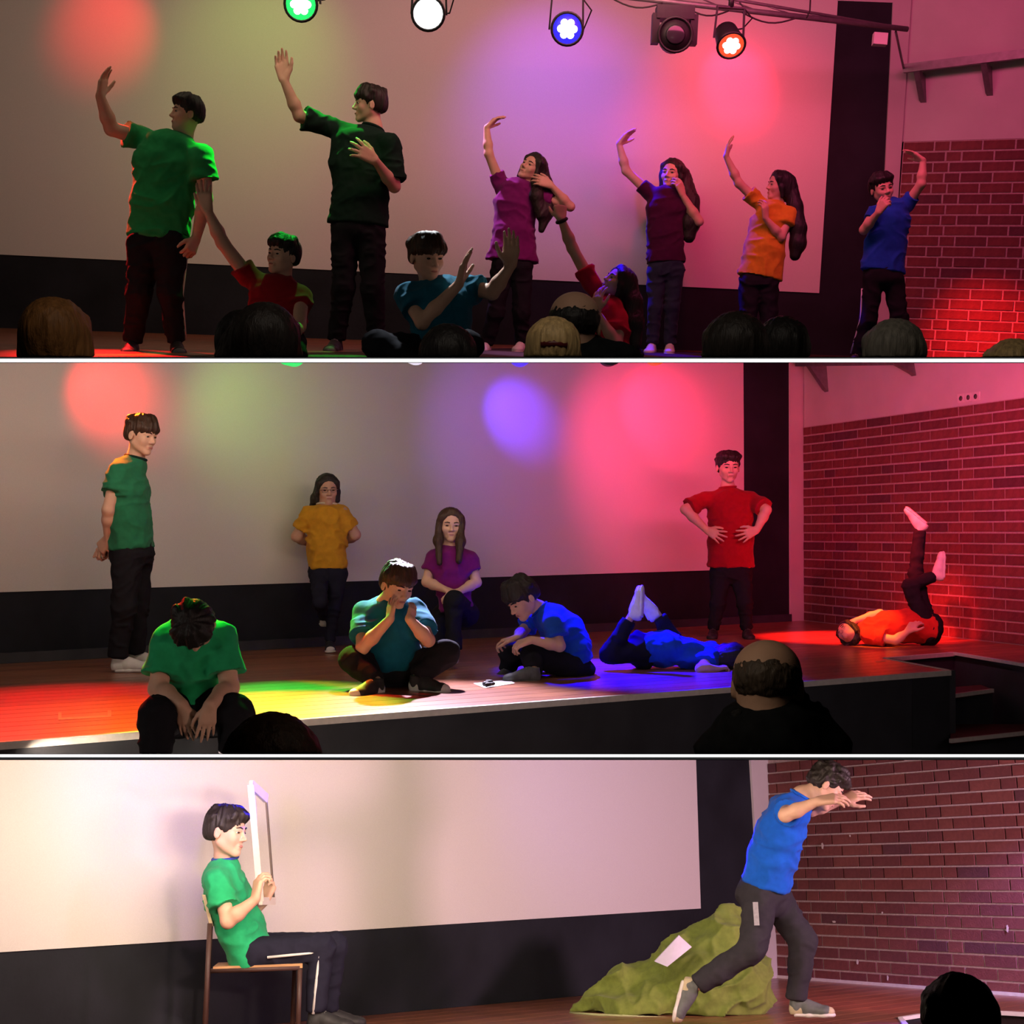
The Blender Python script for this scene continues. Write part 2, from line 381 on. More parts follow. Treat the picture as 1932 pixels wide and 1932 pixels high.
def face_parts(H, parent, hk, glasses=False, closed=False, clips=()):
    for n,o in clips:
        if H.L(0,.4,.05)@np.asarray(n)-o<.02: return
    def ball(name,c,r,m,front=None,seg=10):
        v=[];f=[]
        for i in range(seg//2+1):
            th=math.pi*i/(seg//2)
            for j in range(seg):
                a=2*math.pi*j/seg; v.append(H.L(c[0]+r[0]*math.sin(th)*math.cos(a), c[1]+r[1]*math.cos(th), c[2]+r[2]*math.sin(th)*math.sin(a)))
        for i in range(seg//2):
            for j in range(seg): f.append((i*seg+j,i*seg+(j+1)%seg,(i+1)*seg+(j+1)%seg,(i+1)*seg+j))
        o=mesh_obj(name,W(v),f,m,parent,True,origin=W(H.L(*c)))
        if front is not None:
            o.data.materials.append(front)
            for p in o.data.polygons:
                if p.index<2*seg: p.material_index=1
        return o
    for x in (-1,1):
        if closed: tube('eyelid',[H.L(x*.085,.372,.49),H.L(x*.135,.375,.482),H.L(x*.18,.35,.49)],.010*H.hh,hairm('dark'),parent,6)
        else: ball('eye',(x*.132,.322,.500),(.050,.050,.025),mat('eye_white',(.62,.60,.57),.3,(9,.03)),mat('eye_iris',(.03,.017,.012),.2,(9,.1)))
        tube('eyebrow',[H.L(x*.055,.385,.585),H.L(x*.13,.372,.608),H.L(x*.205,.318,.59)],.016*H.hh,hairm(hk),parent,6,rs=[.017*H.hh,.018*H.hh,.009*H.hh])
    tube('lips',[H.L(-.085,.345,.218),H.L(-.04,.366,.222),H.L(0,.371,.220),H.L(.04,.366,.222),H.L(.085,.345,.218)],.02*H.hh,mat('lips',(.40,.15,.13),.5,(20,.1)),parent,8,rs=[.010*H.hh,.022*H.hh,.025*H.hh,.022*H.hh,.010*H.hh])
    if glasses:
        gm=mat('wire_glasses',(.30,.24,.2),.3,(20,.1),metal=.8)
        pts=[]
        for x in (-1,1):
            pts=[H.L(x*(.14+.085*math.cos(a)),.405-.02*math.cos(a)*1,.50+.065*math.sin(a)) for a in np.linspace(0,2*math.pi,17)[:-1]]
            tube('glasses_rim',pts,.010*H.hh,gm,parent,5,closed=True)
        tube('glasses_bridge',[H.L(-.055,.42,.51),H.L(0,.45,.53),H.L(.055,.42,.51)],.009*H.hh,gm,parent,5)
        for x in (-1,1): tube('glasses_arm',[H.L(x*.225,.38,.51),H.L(x*.34,.05,.52)],.009*H.hh,gm,parent,5)
def hair(H, style, hk, parent, vox=.0055, extra=(), clips=(), fringe=1.0, seed=0, vol=1.0):
    S=Sdf(); h=H.hh; L=H.L; R=H.R; rnd=random.Random(seed)
    v=vol
    S.ell(L(0,-.075,.70),R,WF*np.array([.365*v,.435*v,.375*v])*h,k=.01)
    if style in ('short','mop','curly'):
        S.ell(L(0,-.20,.47),R,WF*np.array([.305,.29,.27])*h,k=.04)
        for x in (-1,1): S.cap(L(x*.325,.03,.60),L(x*.318,.06,.47),.035*h,.018*h,k=.02)
    # clear the face
    if style in ('long','back'): S.ell(L(0,.46,.40),R,WF*np.array([.285,.42,.425])*h,k=.02,op=-1)
    else: S.ell(L(0,.50,.34),R,WF*np.array([.33,.42,.345])*h,k=.02,op=-1)
    S.ell(L(0,.20,.16),R,WF*np.array([.50,.36,.27])*h,k=.03,op=-1)
    for x in (-1,1): S.ell(L(x*.39,.0,.43),R,WF*np.array([.08,.12,.14])*h,k=.02,op=-1)
    if style in ('short','mop','curly'): S.ell(L(0,-.30,.10),R,WF*np.array([.5,.4,.22])*h,k=.03,op=-1)
    if style in ('short','mop','curly'):
        n=9 if style!='short' else 7
        drop={'short':.72,'mop':.63,'curly':.74}[style]
        for i in range(n):
            t=-1+2*i/(n-1); a=t*1.15
            x0=.26*math.sin(a)*.9; y0=.26*math.cos(a)
            x1=.325*math.sin(a)+rnd.uniform(-.03,.03); y1=.385*math.cos(a)-.01; z1=drop+rnd.uniform(-.03,.03)-.02*abs(t)+(.04*fringe if style=='short' else 0)
            S.cap(L(x0,y0-.06,.955),L(x1,y1,z1+.10),.075*h,.055*h,k=.03); S.cap(L(x1,y1,z1+.10),L(x1*1.02+.02,y1+.012,z1),.055*h,.018*h,k=.012)
        for i in range(14):
            a=rnd.uniform(0,6.28); e=rnd.uniform(.1,1.2); d=np.array([math.cos(a)*math.cos(e)*.37,math.sin(a)*math.cos(e)*.43-.075,.70+math.sin(e)*.345])
            if d[1]>.25 and d[2]<.85: continue
            S.cap(L(*d),L(d[0]*1.05+.03,d[1]*1.05+.05,d[2]+.01),.06*h,.02*h,k=.025)
    if style in ('long','back'):
        for x in (-1,1):
            S.cap(L(x*.07,.17,.965),L(x*.285,.17,.76),.06*h,.055*h,k=.03); S.cap(L(x*.285,.17,.76),L(x*.335,.07,.42),.055*h,.045*h,k=.03)
            S.cap(L(x*.345,.05,.42),L(x*.34,-.02,.10),.05*h,.05*h,k=.03)
        S.ell(L(0,-.22,.40),R,WF*np.array([.34,.25,.42])*h,k=.05)
    if style=='bald':
        pass
    for path in extra:                # camera-frame points with radii
        for (p,r),(p2,r2) in zip(path,path[1:]): S.cap(p,p2,r,r2,k=.03)
    def disp(vv):
        l=H.local(vv); az=np.arctan2(l[:,0],l[:,1]+.07)
        if style=='curly': n=vnoise(l*[13,13,13],seed)-.5; return n*.075*h
        n=vnoise(np.stack([az*6.5,l[:,2]*2.2,l[:,1]*2.2],1),seed)-.5
        n2=vnoise(np.stack([az*20,l[:,2]*3,l[:,1]*3],1),seed+5)-.5
        if style in ('long','back'): 
            n=vnoise(np.stack([l[:,0]*24,l[:,1]*24,l[:,2]*1.6],1),seed)-.5; n=n*.55; n2=n2*.3
        return (n*.055+n2*.03)*h
    return sculpt('hair',S,vox,hairm(hk),parent,clips,disp)
def hand(S, wr, tip, nrm, right, size, curl=.35, spread=.12, thumb=.8, fist=False):
    u=tip-wr; L=np.linalg.norm(u); u=u/L; n=np.asarray(nrm,float); n=n-u*n.dot(u); n/=np.linalg.norm(n)
    s=np.cross(u,n)*(1 if right else -1); hl=size
    offs=[.17,.058,-.055,-.16]; lens=[.43,.48,.45,.35]; kn=[]
    for i,o in enumerate(offs):
        K=wr+u*hl*(.50-.03*abs(i-1))+s*o*hl; kn.append(K)
        S.cap(wr+s*o*.55*hl+u*.05*hl,K,.085*hl,.078*hl,k=.012)
        d=u+s*(spread*(1.5-i)*.9); d/=np.linalg.norm(d); p=K; c=curl*(1.0+.12*i)
        nn=n
        for j,fr in enumerate((.46,.30,.24)):
            ca,sa=math.cos(c*(1.0 if j else .7)),math.sin(c*(1.0 if j else .7))
            d2=d*ca+nn*sa; nn=nn*ca-d*sa; d=d2
            q=p+d*lens[i]*hl*fr*1.02; r0=(.058-.007*j)*hl*(1 if i<3 else .88); S.cap(p,q,r0,r0-.007*hl,k=.0035); p=q
    b=wr+u*.13*hl+s*.10*hl+n*.02*hl; d=u*.75+s*thumb+n*.25; d/=np.linalg.norm(d)
    p=b+d*.24*hl; S.cap(b,p,.095*hl,.07*hl,k=.012)
    d=u*.95+s*thumb*.55+n*.35; d/=np.linalg.norm(d); q=p+d*.19*hl; S.cap(p,q,.064*hl,.056*hl,k=.005)
    d=u*1.0+s*thumb*.25+n*.3; d/=np.linalg.norm(d); S.cap(q,q+d*.15*hl,.056*hl,.045*hl,k=.004)
SHOE={}
def shoe_proto():
    S=Sdf(); X=np.array([1,0,0]); 
    S.ecap((0,.05,.045),(0,.12,.05),X,.038,.045,.040,.045,k=.02)
    S.ecap((0,.12,.045),(0,.215,.035),X,.040,.04,.046,.030,k=.02)
    S.ell((0,.225,.036),np.eye(3),(.045,.048,.030),k=.02)
    S.cap((0,.055,.05),(0,.055,.105),.037,.036,k=.02,flat=True)
    S.cap((0,.10,.075),(0,.17,.055),.030,.028,k=.02)
    v,q,g=S.build(.006); v[:,2]=np.maximum(v[:,2],.018)
    SHOE['upper']=(v,q)
    P_=Sdf(); P_.ecap((0,.045,.04),(0,.085,.045),X,.042,.049,.041,.045,k=.01); P_.ell((0,.07,.105),np.eye(3),(.06,.036,.045),k=.015,op=-1)
    v,q,g=P_.build(.006); v[:,2]=np.maximum(v[:,2],.016); SHOE['heel']=(v,q); P_=Sdf()
    P_.ell((0,.238,.034),np.eye(3),(.042,.038,.030),k=.01); P_.ell((0,.19,.07),np.eye(3),(.07,.028,.06),k=.01,op=-1)
    v,q,g=P_.build(.006); v[:,2]=np.maximum(v[:,2],.016); SHOE['toe']=(v,q)
    S=Sdf(); S.ecap((0,.05,.014),(0,.13,.014),X,.043,.016,.041,.016,k=.02); S.ecap((0,.13,.014),(0,.22,.014),X,.041,.016,.050,.016,k=.02); S.ell((0,.235,.017),np.eye(3),(.049,.046,.018),k=.015)
    v,q,g=S.build(.006); v[:,2]=np.maximum(v[:,2],0); SHOE['sole']=(v,q)
    SHOE['upper_v']=None
    lv=[];lf=[]
    for i in range(5):
        y=.115+.018*i; z=.103-.0095*i; n0=len(lv)
        for a in np.linspace(-.022,.022,5):
            for (dy,dz) in ((-.003,0),(0,.004),(.003,0)): lv.append((a,y+dy+(.003 if i%2 else -.003)*a/.022,z+dz-abs(a)*.35))
        for a in range(4):
            for b in range(2): lf.append((n0+a*3+b,n0+a*3+b+1,n0+a*3+b+4,n0+a*3+b+3))
    SHOE['laces']=(np.array(lv),np.array(lf))
shoe_proto()
def shoe(ank, fwd, up, k, parent, cu, cs, cl, clips=(), cp=None, pf=False):
    cp=cp or cs
    if pf: fwd=fwd/np.linalg.norm(fwd); up=up-fwd*up.dot(fwd)
    up=up/np.linalg.norm(up); f=fwd-up*fwd.dot(up); f/=np.linalg.norm(f); r=np.cross(f,up)
    org=ank-up*.085*k-f*.055*k
    def tr(v):
        p=org+k*(v[:,0:1]*r+v[:,1:2]*f+v[:,2:3]*up)
        for n,o in clips:
            d=p@np.asarray(n)-o; bad=d<0; p[bad]-=d[bad][:,None]*np.asarray(n)
        return W(p)
    v=SHOE['upper'][0]
    o=mesh_obj('shoe',tr(v),SHOE['upper'][1],cu,parent,True,origin=W(ank))
    mesh_obj('sole',tr(SHOE['sole'][0]),SHOE['sole'][1],cs,o,True)
    mesh_obj('heel_panel',tr(SHOE['heel'][0]),SHOE['heel'][1],cp,o,True); mesh_obj('toe_cap',tr(SHOE['toe'][0]),SHOE['toe'][1],cp,o,True)
    mesh_obj('laces',tr(SHOE['laces'][0]),SHOE['laces'][1],cl,o)
    NTRI[0]+=2*(len(SHOE['upper'][1])+len(SHOE['sole'][1]))
    return o
WHT=lambda: mat('shoe_white',(.62,.60,.58),.6,(30,.08)); BLKS=lambda: mat('shoe_black',(.02,.02,.022),.6,(30,.2)); LACE=lambda: mat('lace_grey',(.4,.4,.38),.8,(30,.1))
def person(T, name_label, s_D, H, spec, group=None):
    """spec uses pixel positions; depths follow from limb lengths."""
    g=spec; D=s_D; s=D/F; clips=[clip_for(T)] if T is not T3 else []
    base=g.get('base'); bp=T.floor(*base) if base else T.P(g['hip'][0],g['hip'][1],D)-T.U*.1
    root=empty('person',W(bp),name_label,'person',group)
    q=lambda x,y,d=0.0: T.P(x,y,D+d)
    def reach(p, t, L):
        x,y,sg=t if len(t)==3 else (t[0],t[1],0)
        r=T.ray(x,y); # find depth so that |r*d-p|=L
        a=r.dot(r); b=-2*r.dot(p); c=p.dot(p)-L*L; dis=b*b-4*a*c
        dm=-b/(2*a)
        if dis<=0 : return r*dm
        e=math.sqrt(dis)/(2*a); return r*(dm+sg*e)
    sk=g.get('skin',0); fat=g.get('fat',1.0); hs=g.get('hs',1.0)
    hh=.134*H*hs if H<1.65 else .130*H*hs
    hd=g['head']; HD=Head(T,(hd[0],hd[1]),D+g.get('hd',0.0),hd[2],hd[3],hd[4],hh)
    nb=q(g['neck'][0],g['neck'][1],g.get('nd',0.02)); rn=.047*H/1.7*fat**.5
    td=g.get('td',.125)*H/1.7; dd=g.get('tdd',[0]*len(g['T']))
    rings=[(q(x,y,dd[i]),w*s) for i,(x,y,w) in enumerate(g['T'])]
    k=H/1.7
    UA,FA,HL,TH,SH=.172*H,.150*H,.105*H,.245*H,.240*H
    B=Sdf(); head_prims(B,HD)
    B.cap(HD.L(0,-.12,.32),nb,rn*.98,rn*1.1,k=.03)
    cd=T.U*-1.0
    mid=rings[-2][0] if len(rings)>1 else nb-T.U*.2
    ax=(mid-nb)/np.linalg.norm(mid-nb)
    neckr=g.get('neckr',1.25)
    B.cap(nb-ax*.005,nb+ax*.04,rn*neckr*.96,rn*neckr*1.02,k=.03)
    def latf(a,b):
        v=np.cross(b-a,[0,1.0,0]); return v/np.linalg.norm(v)
    for a,b in zip(rings,rings[1:]): B.ecap(a[0],b[0],latf(a[0],b[0]),a[1]*.62,td*.6,b[1]*.62,td*.6,k=.03)
    joints={}
    for side in ('R','L'):
        if 'sh'+side not in g: continue
        sh=g['sh'+side]; sp=q(sh[0],sh[1],sh[2]); el=reach(sp,g['el'+side],UA); wr=reach(el,g['wr'+side],FA)
        af=g.get('arm',1.0)*k*fat
        B.cap(nb+ax*.06,sp,.05*k,.045*k,k=.03)
        B.cap(sp,el,.047*af,.038*af,k=.02); B.cap(el,el+(wr-el)*.35,.037*af,.039*af,k=.02); B.cap(el+(wr-el)*.35,wr,.039*af,.026*af,k=.02)
        hn=g.get('hn'+side)
        if hn:
            tip=reach(wr,hn[0],HL*1.0); o=dict(hn[2]) if len(hn)>2 else {}
            hand(B,wr,tip,hn[1],side=='R',HL*o.pop('size',1.12),**o)
        joints[side]=(sp,el,wr)
    hip=q(g['hip'][0],g['hip'][1],g.get('hipd',0.0)); hw=g.get('hipw',.085)*k
    legs={}
    for side in ('R','L'):
        if 'kn'+side not in g: continue
        ho=g.get('ho'+side)
        hp=q(*ho) if ho else hip+np.array([-hw if side=='R' else hw,0,0])
        kn=reach(hp,g['kn'+side],TH*g.get('th',1)); an=reach(kn,g['an'+side],SH*g.get('shk',1)); toe=reach(an,g['to'+side],.15*H)
        B.cap(hp,kn,.05*k,.035*k,k=.02); B.cap(kn,an,.035*k,.028*k,k=.02)
        legs[side]=(hp,kn,an,toe)
    sculpt('body',B,g.get('vox',.0058),skin(sk),root,clips)
    face_parts(HD,root,g['hair'][1],g.get('glasses',False),g.get('closed',False),clips)
    ex=[]
    for path in g.get('hairx',()): ex.append([(q(x,y,d),r*s) for x,y,d,r in path])
    hair(HD,g['hair'][0],g['hair'][1],root,extra=ex,clips=clips,seed=g.get('seed',int(hd[0])),vol=g.get('vol',1.0),vox=.006 if not ex else .007)
    # shirt
    S=Sdf(); r=rings[::-1]
    for i,(a,b) in enumerate(zip(r,r[1:])):
        S.ecap(a[0],b[0],latf(a[0],b[0]),a[1],td*(.92 if i==0 else 1),b[1],td,k=.04,flat=(i==len(r)-2))
    S.cap(nb+ax*.045,r[0][0],.075*k,.09*k,k=.05)
    sl=g.get('sleeve',.62); sr=g.get('sler',1.0)
    for side,(sp,el,wr) in joints.items():
        cf=sp+(el-sp)*sl
        S.cap(nb+ax*.055+ (sp-nb)*.15,sp,.055*k,.054*k*fat**.5,k=.045)
        S.cap(sp,cf,.056*k*fat**.5,.068*k*sr*fat**.5,k=.045,flat=True)
        if g.get('cuffs',True):
            d_=(el-sp)/np.linalg.norm(el-sp)
    sd=g.get('seed',int(hd[0])); wa=g.get('wrinkle',1.0)
    axis=(r[-1][0]-r[0][0]); axis/=np.linalg.norm(axis)
    def wr_(v):
        t=v@axis; p=v/np.array([1,1,1])
        n=vnoise(np.stack([v[:,0]*9+2*vnoise(v*5,sd+3),v[:,1]*9,v[:,2]*15+3*vnoise(v*4,sd+1)],1),sd); n=1-np.abs(2*n-1)
        n2=vnoise(v*38,sd+9)-.5
        return (n**2*.013+n2*.004-.006)*wa
    shirt=sculpt('shirt',S,.0085,g['shirt'],root,clips,wr_)
    col=g.get('collar')
    if col is not None:
        e1=np.cross(ax,[0,1.0,0]); e1/=np.linalg.norm(e1); e2=np.cross(ax,e1)
        rr=rn*neckr*1.12
        tube('collar',[nb-ax*.002+e1*rr*math.cos(a)*1.06+e2*rr*math.sin(a) for a in np.linspace(0,2*math.pi,25)[:-1]],.009*k,col,root,6,closed=True)
    if 'vneck' in g:
        x,y,w,l=g['vneck']
    # trousers
    if legs:
        S=Sdf(); rt=rings[0]; bag=g.get('bag',1.0)
        top=rt[0]+(hip-rt[0])*0.0
        S.ecap(rt[0]+(rings[1][0]-rt[0])*.35 if len(rings)>1 else rt[0],hip,latf(rt[0]+(rings[1][0]-rt[0])*.35,hip),min(rt[1]*.86,.17*k*fat),td*.86,g.get('hipr',.155)*k*fat,td*.9,k=.04)
        for side,(hp,kn,an,toe) in legs.items():
            S.cap(hp,kn,.088*k*bag*fat,.066*k*bag,k=.03)
            e=kn+(an-kn)*g.get('hem',.96)
            S.cap(kn,e,.064*k*bag,.052*k*bag*g.get('hemw',1.0),k=.03,flat=True)
        def wt(v):
            n=vnoise(np.stack([v[:,0]*11,v[:,1]*11,v[:,2]*20+3*vnoise(v*5,sd+2)],1),sd+4); n=1-np.abs(2*n-1)
            return n**2*.012-.004+(vnoise(v*40,sd)-.5)*.003
        sculpt('trousers',S,.0095,g.get('pants',cloth('black_trouser',(.014,.014,.018))),root,clips,wt)
        for side,(hp,kn,an,toe) in legs.items():
            if g.get('noshoe'): continue
            pj=an@clips[0][0]-clips[0][1] if clips else 1
            if pj<-.02: continue
            fw=toe-an; up=kn-an
            if g.get('flatfoot',True) : up=T.U.copy(); fw=fw-up*fw.dot(up)
            if side in g.get('upshoe',''): up=kn-an; fw=toe-an
            cs=g.get('shoes',('w','w','b'))
            M={'w':WHT(),'b':BLKS(),'l':LACE(),'g':mat('shoe_grey',(.10,.11,.11),.6,(30,.2)),'t':mat('shoe_tan',(.45,.38,.25),.6,(30,.1))}
            shoe(an,fw,up,k*g.get('shk2',1.0),root,M[cs[0]],M[cs[1]],M[cs[2]],clips,M[cs[3]] if len(cs)>3 else M[cs[1]],side in g.get('upshoe',''))
        if 'stripe' in g:
            for side,off in g['stripe']:
                hp,kn,an,toe=legs[side]; o=k*np.array([off[0],off[1],off[2] if len(off)>2 else 0.0])
                pts=[hp*.75+kn*.25+o*(1.12*bag*.088*k/.09)+(o*.0),kn+o*.78*bag,(kn+an)/2+o*.72*bag,kn+(an-kn)*.93+o*.66*bag]
                pts=[hp+(kn-hp)*.25+o*1.08*bag,hp+(kn-hp)*.6+o*.95*bag,kn+o*.80*bag,(kn+an)/2+o*.72*bag,kn+(an-kn)*.93+o*.66*bag]
                if clips: pts=[p for p in pts if p@clips[0][0]>.01]
                if len(pts)>1: tube('side_stripe',pts,.008*k,mat('stripe_white',(.6,.6,.6),.8,(30,.05)),root,6)
    g['_j']=joints; g['_l']=legs; g['_root']=root; g['_H']=HD; g['_nb']=nb; g['_rings']=rings
    return root
def bust(T, label, D, head, hk, style, hh, coat=None, shoulders=None, sk=1, vol=1.0, extra=(), group=None, seed=1, hoodie=None, neckd=.17):
    clips=[clip_for(T)] if T is not T3 else []
    HD=Head(T,(head[0],head[1]),D,head[2],head[3],head[4],hh); s=D/F
    nb=HD.L(0,-.16,-.12); root=empty('person',W(nb),label,'person',group)
    B=Sdf(); head_prims(B,HD); B.cap(HD.L(0,-.13,.30),nb,.056,.066,k=.03)
    if shoulders:
        for (x,y,r) in shoulders: B.cap(nb,T.P(x,y,D+.02),.055,.05,k=.03)
    sculpt('body',B,.0052,skin(sk),root,clips)
    face_parts(HD,root,hk,clips=clips if T is not T3 else [(np.array([0,0,1.0]),0)])
    if style!='none': 
        ex=[[(T.P(x,y,D+d),r*s) for x,y,d,r in p] for p in extra]
        if style=='balding':
            S=Sdf(); R=HD.R; h=hh
            S.ell(HD.L(0,-.07,.60),R,WF*np.array([.348,.425,.33])*h,k=.01); S.ell(HD.L(0,.45,.40),R,WF*np.array([.4,.42,.5])*h,k=.02,op=-1); S.ell(HD.L(0,-.02,1.02),R,WF*np.array([.20,.34,.20])*h,k=.03,op=-1)
            S.ell(HD.L(0,-.25,.06),R,WF*np.array([.5,.5,.24])*h,k=.03,op=-1)
            for x in (-1,1): S.ell(HD.L(x*.39,.0,.44),R,WF*np.array([.08,.12,.14])*h,k=.02,op=-1)
            sculpt('hair',S,.005,hairm(hk),root,clips,lambda v:(vnoise(v*120,seed)-.5)*.006)
        else: hair(HD,style,hk,root,extra=ex,clips=clips,seed=seed,vol=vol,vox=.0052)
    if coat is not None and shoulders:
        S=Sdf(); c0=T.P(*head[:2],D)
        for (x,y,r) in shoulders: S.cap(nb-HD.u*.03,T.P(x,y,D+.02),.085,r*s,k=.06)
        if len(shoulders)>1:
            m=[T.P(x,y,D+.02) for x,y,r in shoulders]; S.cap(m[0],m[-1],shoulders[0][2]*s,shoulders[-1][2]*s,k=.06)
            ym=sum(p[1] for p in shoulders)/len(shoulders); xm=sum(p[0] for p in shoulders)/len(shoulders)
            S.ell(T.P(xm,ym+110,D),np.eye(3),(.5*abs(shoulders[0][0]-shoulders[-1][0])*s+.04,.14,.25),k=.06)
        sculpt('coat',S,.0075,coat,root,clips,lambda v:((1-np.abs(2*vnoise(v*[9,9,14],seed)-1))**2*.014+(vnoise(v*45,seed)-.5)*.005))
        if hoodie:
            S=Sdf(); pts=[T.P(x,y,D+d) for x,y,d,r in hoodie]
            for (a,b,r0,r1) in zip(pts,pts[1:],[z[3]*s for z in hoodie],[z[3]*s for z in hoodie][1:]): S.cap(a,b,r0,r1,k=.03)
            sculpt('hood',S,.006,mat('fur_trim',(.012,.012,.013),.95,(60,.3),(200,.5)),root,clips,lambda v:(vnoise(v*70,seed+3)-.5)*.016)
    return root,HD

# ------------------------------------------------------------------ outer shell: dark hall, open slits between the tiers
DARK=mat('hall_dark',(.015,.015,.017),.95,(3,.1))
def sheet(name, ya, yb):
    D0,D1=2.55,20.0
    def q(y,D,sx): return np.array([sx*9.0,D,(CY-y)/F*D])
    a=[q(ya,D0,-1),q(ya,D0,1),q(ya,D1,1),q(ya,D1,-1)]; b=[q(yb,D0,-1),q(yb,D0,1),q(yb,D1,1),q(yb,D1,-1)]
    v=W(np.vstack([a,b])); f=[(0,1,2,3),(7,6,5,4),(0,4,5,1),(1,5,6,2),(2,6,7,3),(3,7,4,0)]
    tag(mesh_obj(name,v,f,DARK,origin=centre_origin(v)),kind='structure')
sheet('tier_seal_1',673.6,674.1); sheet('tier_seal_2',683.6,684.1); sheet('tier_seal_3',1422.6,1423.1); sheet('tier_seal_4',1433.1,1433.6)  # added sheets that part the tiers and keep the world's light out
def cbox(name,lo,hi):
    x0,y0,z0=lo;x1,y1,z1=hi
    v=W([(x0,y0,z0),(x1,y0,z0),(x1,y1,z0),(x0,y1,z0),(x0,y0,z1),(x1,y0,z1),(x1,y1,z1),(x0,y1,z1)])
    f=[(0,3,2,1),(4,5,6,7),(0,1,5,4),(1,2,6,5),(2,3,7,6),(3,0,4,7)]
    tag(mesh_obj(name,v,f,DARK,origin=centre_origin(v)),kind='structure')
zz=lambda y,D: (CY-y)/F*D
cbox('wall_left',(-9.3,-3,-8),(-9,20.2,8)); cbox('wall_right',(9,-3,-8),(9.3,20.2,8)); cbox('wall_rear',(-9.3,-3.3,-8),(9.3,-3,8))
cbox('ceiling',(-9.3,-3.3,8),(9.3,20.2,8.3)); cbox('floor',(-9.3,-3.3,-8.3),(9.3,20.2,-8))
cbox('tier_seal_far',(-9,20,zz(673.8,20)),(9,20.2,8)); cbox('tier_seal_far',(-9,20,zz(1422.8,20)),(9,20.2,zz(683.8,20))); cbox('tier_seal_far',(-9,20,-8),(9,20.2,zz(1433.3,20)))  # added closures behind the stages, blocking world light except at the slits

# ------------------------------------------------------------------ tier walls, screens, floors
SCR=mat('screen_white',(.62,.60,.57),.85,(220,.05),(300,.05),.2)
LOW=mat('wall_black',(.013,.015,.020),.75,(2.2,.35),(40,.2),.2)
WHW=mat('wall_white',(.52,.50,.49),.85,(3,.06),(60,.1),.2)
MORT=mat('mortar',(.40,.30,.30),.95,(60,.15),(120,.3),.1)
BR=[mat('brick_%d'%i,c,.75,(18,.2),(70,.35),.3) for i,c in enumerate([(.150,.042,.040),(.125,.036,.038),(.165,.050,.045),(.095,.032,.040)])]
PL=[mat('plank_%d'%i,c,.28,(9,.22),(30,.05),.5,stretch=(.5,1.6,1)) for i,c in enumerate([(.27,.105,.055),(.24,.092,.048),(.30,.118,.060),(.22,.082,.046)])]
NOSE=mat('nosing_white',(.58,.56,.53),.6,(30,.08))
def fD(T,x,D):
    X=(x-CX)/F*D; z=(-T.h-X*T.U[0]-D*T.U[1])/T.U[2]; return np.array([X,D,z])
def on(T,p0,p1,pts): return [T.on(p0,p1,x,y) for x,y in pts]
def shift(pts,v): return [p+v for p in pts]
TOPN=[]
def brickwall(T,pc,pe,hgt,course,Ls,base_off=.0,jmax=40):
    e=(pe-pc); L=np.linalg.norm(e); e/=L; U=T.U; n=np.cross(e,U); n/=np.linalg.norm(n)
    if n.dot(pc)>0: n=-n
    rows=max(1,round(hgt/course)); course=hgt/rows
    wall=slabd('wall_brick',[pc,pe,pe+U*hgt,pc+U*hgt],-n*.10,MORT,kind='structure')
    cache={}
    R=np.array([e,n,U]); base=parent_world(wall); jt=.0125
    def unit(w,mi):
        key=(round(w,4),mi)
        if key in cache: return cache[key]
        hgt_=course-jt; v=[]; d=.005; b=.002
        for (x,y,z) in [(0,-.01,0),(w,-.01,0),(w,-.01,hgt_),(0,-.01,hgt_),(b,d,b),(w-b,d,b),(w-b,d,hgt_-b),(b,d,hgt_-b)]: v.append(RW@(x*e+y*n+z*U))
        me=bpy.data.meshes.new('brick'); me.from_pydata([tuple(p) for p in v],[],[(0,1,5,4),(1,2,6,5),(2,3,7,6),(3,0,4,7),(4,5,6,7)]); me.materials.append(BR[mi]); me.update()
        cache[key]=me; return me
    cnt=0
    for r in range(rows):
        x=-(r%2)*Ls*.62-((r//2)%2)*.0; j=0; pat=[1,1,.5] if r%2 else [1,.5,1]
        while x<L:
            w=Ls*pat[j%3]-jt; x0=max(x,0); x1=min(x+w,L)
            if x1-x0>.03:
                p=pc+e*(x0+jt*.5)+U*(r*course+jt*.5+base_off)+n*random.uniform(-.002,.003)
                vis=(p[0]/p[1]*F+CX)<1960
                pe4=[p,p+e*(x1-x0),p+U*(course-jt),p+e*(x1-x0)+U*(course-jt)]
                if any(q@n_>0 for n_ in TOPN for q in pe4):
                    if vis and not all(q@n_>-.02 for n_ in TOPN for q in pe4):
                        v=[];d=.005;b_=.002;hh_=course-jt;w_=x1-x0
                        for (a_,y_,z_) in [(0,-.01,0),(w_,-.01,0),(w_,-.01,hh_),(0,-.01,hh_),(b_,d,b_),(w_-b_,d,b_),(w_-b_,d,hh_-b_),(b_,d,hh_-b_)]: v.append(p+a_*e+y_*n+z_*U)
                        mesh_obj('brick',W(v),[(0,1,5,4),(1,2,6,5),(2,3,7,6),(3,0,4,7),(4,5,6,7)],random.choice(BR[:3]),wall,origin=W(p)); cnt+=1
                    vis=False
                if vis:
                    mi=random.choices(range(4),[5,4,3,1])[0]
                    o=bpy.data.objects.new('brick',unit(round(x1-x0,3),mi)); SC.collection.objects.link(o); o.parent=wall
                    o.location=W(p)-base; cnt+=1
            x+=w+jt; j+=1
    return wall,e,n
